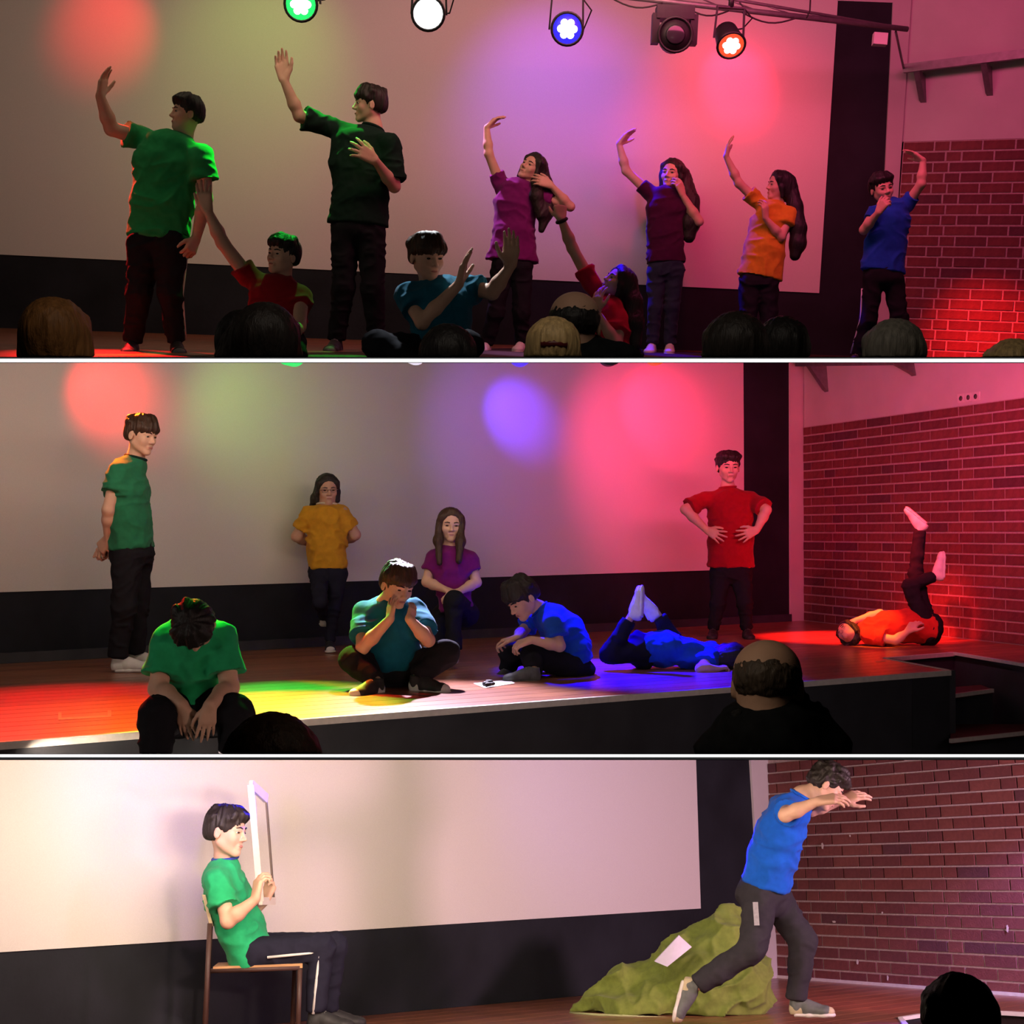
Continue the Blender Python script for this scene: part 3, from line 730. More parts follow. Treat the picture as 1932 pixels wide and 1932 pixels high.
def planks(T,name,poly,dirv,widths_at,nrm=.03):
    """cut a floor polygon into boards that run along dirv."""
    U=T.U; dirv=dirv/np.linalg.norm(dirv); nv=np.cross(U,dirv); nv/=np.linalg.norm(nv)
    if nv[1]<0: nv=-nv
    c=[p.dot(nv) for p in poly]; a=min(c); b=max(c)
    base=slabd(name,[p-U*.012 for p in poly],-U*.05,mat('floor_under',(.03,.012,.008),.8,(20,.1)),kind='structure')
    def clip(P,n,o,keep):
        out=[]
        for i in range(len(P)):
            p,q=P[i],P[(i+1)%len(P)]; dp=(p.dot(n)-o)*keep; dq=(q.dot(n)-o)*keep
            if dp>=0: out.append(p)
            if (dp>=0)!=(dq>=0): out.append(p+(q-p)*(dp/(dp-dq)))
        return out
    t=a; i=0; bw=parent_world(base)
    while t<b:
        w=widths_at; g=.003
        P=clip(clip(poly,nv,t+g,1),nv,min(t+w,b)-g,-1)
        if len(P)>=3:
            o=slabd('plank',P,-U*.012,PL[random.randrange(4)],base)
        t+=w; i+=1
    return base
WALLS=[]
def tape(T,pts,m,name='tape_mark',lift=.001,parent=None): return slabd(name,[T.floor(x,y,lift+.001) for x,y in pts],T.U*-.001,m,parent)
# ---- upper tier
CLAMP[:]=[clip_for(T1)[0]]
b0=fD(T1,0,12.0); b1=fD(T1,1652,12.3); c1=fD(T1,1674,12.3); r1=fD(T1,2050,11.45)
n1=np.cross(b1-b0,T1.U); n1/=np.linalg.norm(n1); n1=-n1 if n1.dot(b0)>0 else n1
slabd('wall_back',on(T1,b0,b1,[(-80,-90),(1688,-90),(1652,673.4),(-80,673.4)]),-n1*.1,LOW,kind='structure')
scr=slabd('projection_screen',shift(on(T1,b0,b1,[(-80,-90),(1586,-90),(1545,553),(-80,476.5)]),n1*.012),-n1*.01,SCR)
tag(scr,'large white projection screen of the topmost stage, below the row of lamps','screen')
slabd('trim_5',shift(on(T1,b0,b1,[(1688,-90),(1724,-90),(1674,673.4),(1652,673.4)]),n1*.02),-n1*.12,WHW,kind='structure')
slabd('trim_6',shift(on(T1,b0,b1,[(1582,-90),(1690,-90),(1684,6),(1578,2)]),n1*.02),-n1*.01,WHW,kind='structure')
bt=T1.on(c1,r1,1693,268); hb=(bt-c1).dot(T1.U)
e=(r1-c1)/np.linalg.norm(r1-c1); nr=np.cross(e,T1.U); nr=-nr if nr.dot(c1)>0 else nr; nr/=np.linalg.norm(nr)
slabd('wall_side',[c1-e*.06+T1.U*(hb+.002),r1+T1.U*(hb+.002),r1+T1.U*4.2,c1-e*.06+T1.U*4.2],-nr*.1,WHW,kind='structure')
TOPN[:]=[-clip_for(T1)[0]]
brickwall(T1,c1,r1,hb,.09,.27)
TOPN[:]=[]
fp=[b0+(b0-b1)*.2,b1,T1.floor(1649,673.3),T1.floor(-90,673.3)]
planks(T1,'floor',fp,b1-b0,.19)
# lighting bar, brackets and rail of the upper tier
STL=mat('steel_grey',(.20,.20,.20),.5,(20,.15),metal=.6); BLKM=mat('lamp_black',(.012,.012,.013),.5,(30,.2)); CAB=mat('cable_black',(.015,.013,.013),.7,(30,.1))
tr=empty('lighting_bar',W(T1.P(1400,20,9.6)),'long grey lighting bar with cables running above the topmost stage','lighting bar')
A=T1.P(1060,-20,9.9); Bp=T1.P(1712,55,10.8)
tube('bar',[A,Bp],.022,STL,tr,10); tube('bar',[A+T1.U*.13,Bp+T1.U*.13*0],.012,STL,tr,8)
for k in range(9):
    a=A+(Bp-A)*(k/9); b=A+(Bp-A)*((k+1)/9); tube('strut',[a+T1.U*.13*(1-k/9),b],.006,STL,tr,6)
for sgx,(x0,x1) in enumerate([(1150,1250),(1290,1375),(1400,1500)]):
    p=[]
    for t in np.linspace(0,1,9):
        x=x0+(x1-x0)*t; y=-20+(x-1060)*.115; p.append(T1.P(x,y+14*math.sin(math.pi*t)+4,9.8+.0*t))
    tube('cable',p,.006,CAB,tr,6)
tube('hanger_wire',[T1.P(1531,-40,10.3),T1.P(1528,20,10.3),T1.P(1522,34,10.3)],.006,CAB,tr,6)
bx=slabd('junction_box',[T1.P(1650,60,10.6),T1.P(1676,62,10.6),T1.P(1674,84,10.6),T1.P(1648,82,10.6)],[0,.06,0],WHW)
tag(bx,'small pale box hanging under the right end of the lighting bar','box')
rl=empty('wall_rail',W(T1.on(c1,r1,1830,125)),'grey rail on triangular brackets on the pink lit wall of the topmost stage','rail')
def wp(T,c,r,x,y,off,nrm): return T.on(c,r,x,y)+nrm*off
a=wp(T1,c1,r1,1716,136,.18,nr); b=wp(T1,c1,r1,1945,108,.18,nr); beam('rail',a,b,.05,.07,STL,rl,T1.U)
for x,y in ((1735,140),(1860,127),(1968,112)):
    q0=wp(T1,c1,r1,x-12,y,0,nr); 
    slabd('bracket',[wp(T1,c1,r1,x,y,.20,nr),wp(T1,c1,r1,x,y,0,nr),wp(T1,c1,r1,x+2,y+54,0,nr),wp(T1,c1,r1,x+1,y+50,.04,nr)],e*.05,STL,rl)
tube('brace',[T1.P(1690,60,10.8),a],.010,STL,rl,6)
# lamps
def led_lamp(x,y,D,col,tilt,label,on_=True,r=.105,head=False,yoke=True,seen=False):
    c=T1.P(x,y,D); fwd=np.array([tilt[0],-1.0,tilt[1]]); fwd/=np.linalg.norm(fwd); s=np.cross(fwd,T1.U); s/=np.linalg.norm(s); u=np.cross(s,fwd)
    t=empty('stage_lamp',W(c),label,'stage lamp')
    tube('housing',[c-fwd*.20,c-fwd*.17,c-fwd*.02,c+fwd*.01],r,BLKM,t,20,rs=[r*.5,r*.85,r,r*1.02])
    tube('rim',[c+fwd*.012+s*r*math.cos(x)+u*r*math.sin(x) for x in np.linspace(0,6.2832,25)[:-1]],.010,BLKM,t,8,closed=True)
    em=mat('lens_%s'%label[:6].strip().replace(' ','_'),(.02,.02,.02),.3,(20,.1),emit=(col,9 if on_ else 0)) if on_ else mat('lens_off',(.03,.03,.035),.15,(20,.1))
    if on_:
        gl=mat('glow_%s'%label[:6].strip().replace(' ','_'),tuple(.2*k for k in col),.4,(20,.1),emit=(tuple(min(1,k) for k in col),1.6))
        tube('reflector',[c+fwd*.012,c+fwd*.014],r*.95,gl,t,20)
        em=mat('led_%s'%label[:6].strip().replace(' ','_'),(.8,.8,.8),.3,(20,.05),emit=(tuple(min(1,k*.5+.6) for k in col),5))
        for i in range(7):
            an=i*math.pi/3; rr=0 if i==6 else r*.42; p=c+s*rr*math.cos(an)+u*rr*math.sin(an)
            tube('led_lens',[p+fwd*.013,p+fwd*.022],r*.24,em,t,12)
    else: tube('lens',[c+fwd*.012,c+fwd*.02],r*.6,em,t,20,rs=[r*.6,r*.5])
    if yoke:
        top=c-fwd*.06+T1.U*.22
        for k in (-1,1): beam('yoke_arm',c-fwd*.08+s*k*r*1.1,top+s*k*r*1.0,.012,.03,BLKM,t,np.array([0,1.0,0]))
        beam('yoke_top',top-s*r*1.05,top+s*r*1.05,.03,.014,BLKM,t)
        tube('clamp',[top,top+T1.U*.09],.02,BLKM,t,8)
        tube('lamp_cable',[c-fwd*.18,c-fwd*.2-s*.13+T1.U*.02,c-s*.17+T1.U*.14-fwd*.1,top-s*.06+T1.U*.04],.006,CAB,t,6)
    if head:
        beam('head_base',c+T1.U*.16-fwd*.1-s*.13,c+T1.U*.16-fwd*.1+s*.13,.16,.09,BLKM,t,T1.U)
        for k in (-1,1): beam('head_arm',c+s*k*r*1.15-fwd*.08-T1.U*.05,c+s*k*r*1.15-fwd*.08+T1.U*.15,.10,.05,BLKM,t,s)
    return t
led_lamp(568,8,9.0,(.02,1,.12),(0,-.45),'green lit round lamp at the top edge, left of the white one')
led_lamp(808,26,9.0,(1,1,1),(0,-.3),'white lit round lamp, brightest of the row, between the green and blue ones')
led_lamp(1070,55,9.3,(.03,.02,1),(.05,-.25),'blue lit round lamp hanging under the lighting bar')
led_lamp(1274,66,9.5,(0,0,0),(0,-.15),'unlit black moving head lamp between the blue and red lamps',False,.115,True,False)
led_lamp(1379,84,9.7,(1,.06,.02),(.15,-1.1),'red lit lamp tilted downward, rightmost lamp on the lighting bar',r=.098)
# ---- middle tier
CLAMP[:]=[clip_for(T2)[0],-clip_for(T2,684.5)[0]]
b0=T2.floor(0,1252); b1=T2.floor(1490,1172); c2=T2.floor(1517,1171); r2=T2.floor(1932,1218); r2=c2+(r2-c2)*1.25
n2=np.cross(b1-b0,T2.U); n2/=np.linalg.norm(n2); n2=-n2 if n2.dot(b0)>0 else n2
slabd('wall_back',on(T2,b0,b1,[(-90,685),(1490,685),(1490,1172),(-90,1256.8)]),-n2*.1,LOW,kind='structure')
scr=slabd('projection_screen',shift(on(T2,b0,b1,[(-90,685),(1401,685),(1403,1074),(-90,1120)]),n2*.012),-n2*.01,SCR)
tag(scr,'large white projection screen of the middle stage, behind the sitting players','screen')
slabd('trim_7',shift(on(T2,b0,b1,[(1488,685),(1517,685),(1517,1172),(1489,1173)]),n2*.02),-n2*.12,WHW,kind='structure')
bb0=T2.on(b0,b1,-90,1256.5); slabd('baseboard_back',[bb0+n2*.03,b1+n2*.03,b1+n2*.03+T2.U*.075,bb0+n2*.03+T2.U*.075],-n2*.03,mat('baseboard_dark',(.035,.036,.042),.6,(8,.2)),kind='structure')
e2=(r2-c2)/np.linalg.norm(r2-c2); nr2=np.cross(e2,T2.U); nr2=-nr2 if nr2.dot(c2)>0 else nr2; nr2/=np.linalg.norm(nr2)
hb=(T2.on(c2,r2,1517,806)-c2).dot(T2.U)
slabd('wall_side',on(T2,c2,r2,[(1517,685),(1990,685),(1990,742.0),(1517,806)])[:4],-nr2*.1,WHW,kind='structure')
bw2,_,_=brickwall(T2,c2,r2,hb,.0925,.40)
so=empty('wall_socket',W(T2.on(c2,r2,1829,750)),'white triple wall socket above the brick wall of the middle stage','socket')
for x in (1815,1829,1843): 
    slabd('socket_plate',[wp(T2,c2,r2,x+dx,750+dy-(x-1829)*.13,.012,nr2) for dx,dy in ((-6.5,-8),(6.5,-9.5),(6.5,7),(-6.5,8.5))],-nr2*.012,mat('socket_white',(.6,.58,.56),.5,(30,.05)),so)
    q=wp(T2,c2,r2,x,750-(x-1829)*.13,.013,nr2); tube('socket_hole',[q,q+nr2*.002],.022,mat('socket_dark',(.08,.07,.07),.6,(30,.05)),so,12)
rl=empty('wall_rail',W(T2.on(c2,r2,1700,690)),'grey rail brackets under the ceiling of the middle stage, right wall','rail')
for x,y,l in ((1552,686,54),(1716,686,24)):
    slabd('bracket',[wp(T2,c2,r2,x,y,.22,nr2),wp(T2,c2,r2,x,y,0,nr2),wp(T2,c2,r2,x+4,y+l,0,nr2),wp(T2,c2,r2,x+4,y+l-4,.03,nr2)],e2*.07,STL,rl)
beam('rail',wp(T2,c2,r2,1535,689,.2,nr2),wp(T2,c2,r2,1722,686.5,.2,nr2),.03,.04,STL,rl,T2.U)
FA,FB,FC,FD_=T2.floor(1790,1265),T2.floor(1668,1242),T2.floor(1800,1231),T2.floor(1990,1262)
fl0=T2.floor(-90,1406.8)
main=[fl0,FA,FB,FC,FD_,r2,c2,b0+(b0-b1)*.07]
# the notch makes the floor concave: cut it in two convex pieces
pa=[fl0,FA,FB,c2,b0+(b0-b1)*.07]; pb=[FB,FC,FD_,r2,c2]
dv=FA-fl0
planks(T2,'floor',pa,dv,.16); planks(T2,'floor',pb,dv,.16)
def dn(T,x0,y0,x1,y1,yb0,yb1,name,m,thick=.05,kind=None,parent=None):
    p0=T.floor(x0,y0); p1=T.floor(x1,y1)
    q=[p0,p1,T.on(p0,p1,x1,yb1),T.on(p0,p1,x0,yb0)]; n=np.cross(p1-p0,T.U); n/=np.linalg.norm(n); n=-n if n.dot(p0)>0 else n
    return slabd(name,q,-n*thick,m,parent,kind)
FRONT=mat('stage_front',(.030,.034,.042),.7,(3,.25),(30,.1),.3)
dn(T2,-90,1407,1790,1265,1422.2,1422.2,'wall_front',FRONT,kind='structure')
dn(T2,1790,1265,1668,1242,1422.2,1422.2,'wall_front',FRONT,kind='structure')
dn(T2,1668,1242,1800,1231,1422.2,1422.2,'wall_front',FRONT,kind='structure')
dn(T2,1800,1231,1990,1262,1422.2,1422.2,'wall_front',FRONT,kind='structure')
pn=[T2.floor(x,y) for x,y in ((1722,1270.2),(1789,1265.1))]
nf=np.cross(pn[1]-pn[0],T2.U); nf/=np.linalg.norm(nf); nf=-nf if nf.dot(pn[0])>0 else nf
slabd('trim_8',[T2.on(pn[0],pn[1],x,y)+nf*.012 for x,y in ((1720,1278),(1789,1273),(1789,1422),(1720,1422))],-nf*.012,mat('panel_dark',(.022,.026,.033),.7,(5,.2)),kind='structure')
ns=empty('stage_nosing',W(T2.floor(900,1332)),'pale edge strip running along the front of the middle stage floor','edge strip')
for (a,b,w) in ((fl0,FA,.034),(FA,FB,.010),(FB,FC,.03),(FC,FD_,.022)):
    o_=np.array([0,-.018,0]) if w>.033 else np.zeros(3)
    beam('nosing_strip',a+o_-T2.U*w*.5+T2.U*.004,b+o_-T2.U*w*.5+T2.U*.004,.03 if w>.012 else .015,w,NOSE,ns,T2.U)
st=empty('stage_steps',W(T2.floor(1850,1300,-.18)),'dark steps with pale edges in the notch at the right end of the middle stage','steps')
STEP=mat('step_dark',(.10,.03,.03),.6,(10,.2))
for lift,pp,nz in ((-.18,((1791,1311),(1873,1300),(1850,1292),(1791,1297)),((1791,1311),(1873,1300))),(-.42,((1793,1395),(1945,1379),(1945,1366),(1793,1366)),((1793,1395),(1945,1379)))):
    slabd('tread',[T2.floor(x,y,lift) for x,y in pp],-T2.U*.03,STEP,st)
    a,b=[T2.floor(x,y,lift) for x,y in nz]; beam('tread_edge',a-T2.U*.01,b-T2.U*.01,.02,.026,NOSE,st,T2.U)
    m=[T2.floor(x,y,lift-.03) for x,y in nz]; slabd('riser',[m[0],m[1],T2.on(m[0],m[1],nz[1][0],1422),T2.on(m[0],m[1],nz[0][0],1422)],[0,.03,0],FRONT,st)
TAPE=mat('tape_cream',(.55,.50,.36),.7,(30,.1))
tp=empty('tape_mark',W(T2.floor(160,1352)),'cream tape marking half a rectangle on the floorboards at the left of the middle stage','tape')
for pp in (((110,1344),(116,1343.7),(116,1358),(110,1358.4)),((116,1354),(203,1349),(203,1353),(116,1358)),((203,1340),(210,1339.6),(210,1352.6),(203,1353))): tape(T2,pp,TAPE,'tape_strip',.001,tp)
pg=empty('paper',W(T2.floor(925,1290)),'white sheet of paper on the stage floor in front of the sitting boy in blue','paper')
tape(T2,((893,1289),(960,1282),(972,1289),(914,1298)),mat('paper_white',(.7,.72,.75),.8,(20,.04)),'sheet',.002,pg)
S=Sdf()
for x,y,r in ((914,1290,.014),(920,1288,.018),(925,1291,.012),(918,1292,.013)): p=T2.floor(x,y,.016); S.cap(p,p+np.array([.02,0,.004]),r,r*.8,k=.01)
o=sculpt('toy',S,.004,mat('toy_dark',(.02,.022,.025),.6,(60,.3)),None); tag(o,'small dark crumpled object lying on the paper on the middle stage','object')
o=tape(T2,((1652,1247.6),(1671,1246.4),(1671,1247.4),(1652,1248.6)),TAPE,'tape_strip'); tag(o,'short pale tape strip near the right front corner of the middle stage','tape')
# lamp bottoms peeping in at the top of the middle picture
def dome(x,y,D,col,label,on_=True,r=.10):
    c=T2.P(x,y,D); t=empty('stage_lamp',W(c),label,'stage lamp'); S=Sdf(); S.cap(c+np.array([0,0,-.005]),c+np.array([0,.22,-.01]),r,r*.8,k=.01)
    cl=[(np.array([0,(CY-684.6)/F,-1.0])/math.hypot(1,(CY-684.6)/F),0.0)]
    sculpt('housing',S,.006,BLKM if not on_ else mat('glowing_%s'%label[:5],tuple(.3*k for k in col),.5,(20,.1),emit=(col,.8)),t,cl)
dome(545,660,9.2,(.05,1,.2),'green lit lamp bottom at the top edge of the middle picture')
dome(780,657,9.2,(.9,.85,1),'white lit lamp bottom at the top edge of the middle picture')
dome(981,662,9.6,(.12,.05,1),'blue lit lamp bottom at the top edge of the middle picture')
dome(1152,662,9.8,(0,0,0),'unlit black lamp bottom at the top edge of the middle picture',False)
dome(1240,663,10.0,(1,.1,.03),'red lit lamp bottom at the top edge of the middle picture',r=.09)
# ---- lower tier
CLAMP[:]=[-clip_for(T3,1434.0)[0]]
b0=T3.floor(0,1979); b1=T3.floor(1440,1847); c3=T3.floor(1468,1845); r3=T3.floor(1932,1880); r3=c3+(r3-c3)*1.2
n3=np.cross(b1-b0,T3.U); n3/=np.linalg.norm(n3); n3=-n3 if n3.dot(b0)>0 else n3
slabd('wall_back',on(T3,b0,b1,[(-90,1434),(1413,1434),(1438,1847.3),(-90,1987)]),-n3*.1,LOW,kind='structure')
scr=slabd('projection_screen',shift(on(T3,b0,b1,[(-90,1434),(1311,1434),(1320,1714),(-90,1802)]),n3*.012),-n3*.01,SCR)
tag(scr,'large pale projection screen of the lowest stage, behind the boy on a chair','screen')
slabd('trim_9',shift(on(T3,b0,b1,[(1413,1434),(1453,1434),(1468,1846),(1438,1848)]),n3*.02),-n3*.12,WHW,kind='structure')
slabd('wall_brick_top',[c3,c3],[0,0,0],MORT) if False else None
hb=(T3.on(c3,r3,1453,1434)-c3).dot(T3.U); hb3=hb+.35
TOPN[:]=[clip_for(T3,1434.0)[0]]
bw3,e3,nr3=brickwall(T3,c3,r3,hb3*.99,.0897,.275)
d3=c3-r3
slabd('baseboard_right',[c3+nr3*.02,r3+nr3*.02,r3+nr3*.02+T3.U*.022,c3+nr3*.02+T3.U*.022],-nr3*.018,NOSE,kind='structure')
g=[T3.floor(x,y) for x,y in ((-120,1999),(1760,1999),(1699,1922),(1800,1906),(1990,1917))]
planks(T3,'floor',[g[0],g[1],g[2],c3,b0+(b0-b1)*.07],b1-b0,.16)
planks(T3,'floor',[g[2],g[3],g[4],r3,c3],b1-b0,.16)
n_=empty('stage_nosing',W(g[3]),'bright edge strip around the stair notch at the right of the lowest stage','edge strip')
for a,b,w in ((g[1],g[2],.012),(g[2],g[3],.02),(g[3],g[4],.024)): beam('nosing_strip',a,b,.03,w,NOSE,n_,T3.U)
dn(T3,1699,1922,1800,1906,2010,2010,'wall_front',FRONT,kind='structure'); dn(T3,1800,1906,1990,1917,2010,2010,'wall_front',FRONT,kind='structure')
# paint scars on the brick walls (worn spots)
def chips(T,c,r,nrm,pts,wall):
    S=[]
    for x,y,w,h in pts:
        q=[wp(T,c,r,x+dx*w,y+dy*h,.016,nrm) for dx,dy in ((-.5,-.4),(.1,-.5),(.5,-.1),(.3,.5),(-.3,.4))]
        slabd('paint_chip',q,-nrm*.003,mat('paint_chip',(.5,.42,.40),.8,(30,.1)),wall)
chips(T2,c2,r2,nr2,[(1588,985,3,10),(1531,993,3,9),(1848,1113,3,10),(1592,917,4,4)],bw2)
chips(T3,c3,r3,nr3,[(1554,1596,4,12),(1620,1815,4,9),(1903,1752,4,14),(1677,1845,3,10),(1606,1577,3,4),(1576,1739,7,4),(1667,1722,3,4)],bw3)

# ------------------------------------------------------------------ players
GRNC=cloth('green',(.02,.30,.09)); GRN2=cloth('bright_green',(.02,.36,.14)); BLKC=cloth('dark_green',(.010,.026,.019)); PUR=cloth('purple',(.15,.009,.12)); PUR2=cloth('wine',(.055,.005,.035))
YEL=cloth('yellow',(.55,.27,.02)); BLUC=cloth('blue',(.01,.06,.42)); REDC=cloth('red',(.30,.006,.014)); TEAL=cloth('teal',(.006,.10,.17)); CRM=cloth('crimson',(.50,.012,.04)); BLU3=cloth('royal_blue',(.01,.10,.55)); ORG=cloth('red_orange',(.50,.03,.02))
BLKP=cloth('black_trouser',(.014,.014,.018)); NAVY=cloth('navy_trouser',(.018,.018,.032)); CHAR=cloth('charcoal',(.035,.033,.04)); DENIM=cloth('dark_denim',(.02,.03,.05))
dep=lambda T,x,y: T.depth(x,y)
# upper tier
CLAMP[:]=[clip_for(T1)[0]]
person(T1,'boy in a green T-shirt at the far left of the topmost stage, arm raised',dep(T1,300,663),1.66,dict(base=(300,663),
 T=[(297,452,57),(306,385,59),(316,310,64),(322,275,54)],neck=(344,262),head=(352,214,-62,-6,2),hd=-.02,hair=('short','black'),hs=1.02,
 shR=(270,262,.06),elR=(210,243,-.3),wrR=(189,182,-.3),hnR=((199,131,.3),(1,-.2,.2),dict(curl=.15,spread=.02)),
 shL=(382,294,-.08),elL=(388,375,-.3),wrL=(370,450,-.6),hnL=((352,488,-.6),(-.6,.4,0),dict(curl=.6)),sleeve=.55,sler=1.25,
 hip=(298,462),knR=(262,555,-.3),anR=(250,648,.2),toR=(238,668,-1),knL=(322,556,-.3),anL=(333,648,.2),toL=(340,668,-1),bag=1.15,fat=1.15,
 shirt=GRNC,collar=GRNC,shoes=('b','g','l'),stripe=[('L',(.085,-.01,0))]))
person(T1,'tall boy in a dark green-black T-shirt pointing up, hand held to his chest',dep(T1,670,663),1.86,dict(base=(670,663),
 T=[(676,425,58),(680,372,51),(680,310,57),(682,268,56)],neck=(704,242),head=(697,197,-78,-4,0),hair=('mop','dark'),hs=1.03,
 shR=(622,240,.04),elR=(565,219,-.2),wrR=(536,152,-.2),hnR=((530,111,.2),(.2,-1,0),dict(curl=.25,spread=.03,thumb=.6)),
 shL=(738,272,-.1),elL=(744,352,-.5),wrL=(708,303,-.8),hnL=((657,268,-.1),(-.2,1,-.1),dict(curl=.25,spread=.28)),sleeve=.85,sler=1.2,
 hip=(676,436),knR=(648,545,-.2),anR=(635,645,.2),toR=(618,664,-1),knL=(703,545,-.2),anL=(712,645,.2),toL=(722,665,-1),bag=1.08,
 shirt=BLKC,collar=BLKC,shoes=('b','g','l')))
person(T1,'girl in a purple T-shirt on the topmost stage, arm arched overhead, long dark hair',dep(T1,950,662),1.54,dict(base=(950,662),
 T=[(966,493,50),(970,440,38),(972,385,40),(975,358,34)],neck=(992,352),head=(1004,318,-42,-12,24),hair=('long','dark'),hs=1.12,
 hairx=[[(1022,325,.05,13),(1035,365,-.02,15),(1030,400,-.06,14),(1022,434,-.08,6)],[(1015,340,0,12),(1012,370,-.1,12),(1020,405,-.1,10)]],
 shR=(945,350,.04),elR=(922,290,-.3),wrR=(918,241,.3),hnR=((942,218,.2),(.2,0,-1),dict(curl=.3,spread=.02)),
 shL=(1018,370,-.05),elL=(1076,390,-.3),wrL=(1040,350,-.5),hnL=((1004,334,.1),(-.4,.8,0),dict(curl=.3,spread=.1)),sleeve=.40,sler=1.0,
 hip=(966,503),knR=(935,590,-.2),anR=(918,650,.2),toR=(905,666,-1),knL=(984,590,-.2),anL=(984,648,.2),toL=(972,665,-1),bag=1.1,
 shirt=PUR,collar=PUR,shoes=('w','w','l')))
person(T1,'girl in a dark purple top, hand at her chin, blue light on her hair',dep(T1,1248,666),1.60,dict(base=(1248,666),
 T=[(1256,496,37),(1255,445,34),(1256,395,37),(1258,370,30)],neck=(1264,366),head=(1268,329,-30,-8,4),hair=('long','dark'),hs=1.14,
 hairx=[[(1290,330,.05,13),(1302,380,.02,17),(1303,420,-.02,18),(1300,446,-.02,12)],[(1252,330,0,8),(1249,352,0,5)]],
 shR=(1228,366,.03),elR=(1181,322,-.2),wrR=(1168,272,.2),hnR=((1196,240,.1),(.6,-.3,-.4),dict(curl=.12,spread=.02)),
 shL=(1288,380,-.04),elL=(1319,418,-.4),wrL=(1288,368,-.6),hnL=((1277,336,-.1),(-.5,.6,0),dict(curl=.5,spread=.1)),sleeve=.38,sler=.95,
 hip=(1256,512),knR=(1236,580,-.2),anR=(1230,652,.1),toR=(1222,668,-1),knL=(1268,580,-.2),anL=(1264,652,.1),toL=(1262,668,-1),bag=.95,
 shirt=PUR2,collar=PUR2,shoes=('w','w','l'),pants=DENIM))
person(T1,'girl in a yellow T-shirt with very long black hair, face in profile, arm raised',dep(T1,1430,681),1.44,dict(base=(1430,681),
 T=[(1433,524,43),(1443,470,37),(1452,425,36),(1458,398,29)],neck=(1466,386),head=(1470,350,-78,-4,2),hair=('long','black'),hs=1.1,
 hairx=[[(1490,345,.0,13),(1500,390,-.02,14),(1506,430,-.04,15),(1505,460,-.04,15),(1500,482,-.04,10)]],
 shR=(1428,378,.03),elR=(1394,346,-.2),wrR=(1370,295,.2),hnR=((1376,265,.2),(1,-.1,.3),dict(curl=.2,spread=.1)),
 shL=(1490,404,-.05),elL=(1474,447,-.5),wrL=(1444,412,-.5),hnL=((1443,374,-.1),(-.6,.6,0),dict(curl=.5)),sleeve=.45,sler=1.15,
 hip=(1432,532),knR=(1412,610,-.2),anR=(1404,672,.1),toR=(1398,682,-1),knL=(1450,610,-.2),anL=(1452,672,.1),toL=(1452,682,-1),bag=1.1,
 shirt=YEL,collar=YEL,shoes=('w','w','l')))
person(T1,'boy in a blue T-shirt before the topmost brick wall, arm curved over his head',dep(T1,1668,694),1.42,dict(base=(1668,694),
 T=[(1664,513,43),(1671,460,37),(1679,415,38),(1682,396,30)],neck=(1674,390),head=(1664,356,12,0,-12),hair=('short','black'),hs=1.12,
 shL=(1712,385,.02),elL=(1738,347,-.3),wrL=(1742,303,.2),hnL=((1714,283,.1),(-.3,0,-1),dict(curl=.15,spread=.1)),
 shR=(1650,402,-.06),elR=(1630,434,-.4),wrR=(1657,401,-.6),hnR=((1673,376,-.1),(.6,.6,0),dict(curl=.8)),sleeve=.40,
 hip=(1666,526),knR=(1638,600,-.1),anR=(1615,672,.2),toR=(1608,692,-1),knL=(1697,600,-.1),anL=(1720,676,.2),toL=(1730,692,-1),bag=1.05,
 shirt=BLUC,collar=BLUC,shoes=('b','w','l'),stripe=[('R',(-.08,-.01,0))],bracelet=1))
g7=dict(T=[(520,640,55),(522,600,54),(525,565,55),(523,548,44)],neck=(533,536),head=(534,482,-38,-8,4),hd=-.02,hair=('short','black'),
 shR=(468,522,.02),elR=(420,458,-.2),wrR=(392,398,-.1),hnR=((385,364,.1),(.2,.8,0),dict(curl=.25)),
 shL=(568,562,-.04),elL=(565,615,-.5),wrL=(545,636,-.7),hnL=((520,652,-.3),(0,-.5,-1),dict(curl=.6)),sleeve=.28,sler=1.1,
 hip=(522,645),knR=(490,672,-.9),anR=(505,668,1),toR=(508,672,1),knL=(555,672,-.9),anL=(545,668,1),toL=(548,672,1),shirt=REDC,collar=REDC,noshoe=1)
person(T1,'boy in a red T-shirt kneeling, his arm stretched up to the boy in green',8.0,1.64,g7)
person(T1,'boy in a teal T-shirt sitting cross-legged on the topmost stage, both palms held up',7.4,1.72,dict(
 T=[(832,645,58),(832,605,54),(832,570,55),(830,555,48)],neck=(814,540),head=(806,484,32,6,-2),hd=-.05,hair=('mop','brown'),hs=1.06,
 shR=(768,556,.0),elR=(797,608,-.6),wrR=(866,536,-.1),hnR=((877,492,.1),(.9,-.1,.2),dict(curl=.12,spread=.05)),
 shL=(882,540,.05),elL=(928,552,-.3),wrL=(963,503,-.1),hnL=((965,469,.1),(-.3,-1,0),dict(curl=.15,spread=.04)),sleeve=.55,sler=1.15,
 hip=(828,665),knR=(712,652,-.4),anR=(800,690,-.3),toR=(830,695,-.3),knL=(884,652,-.4),anL=(820,690,-.3),toL=(800,695,-.3),bag=1.1,
 shirt=TEAL,collar=TEAL,noshoe=1))
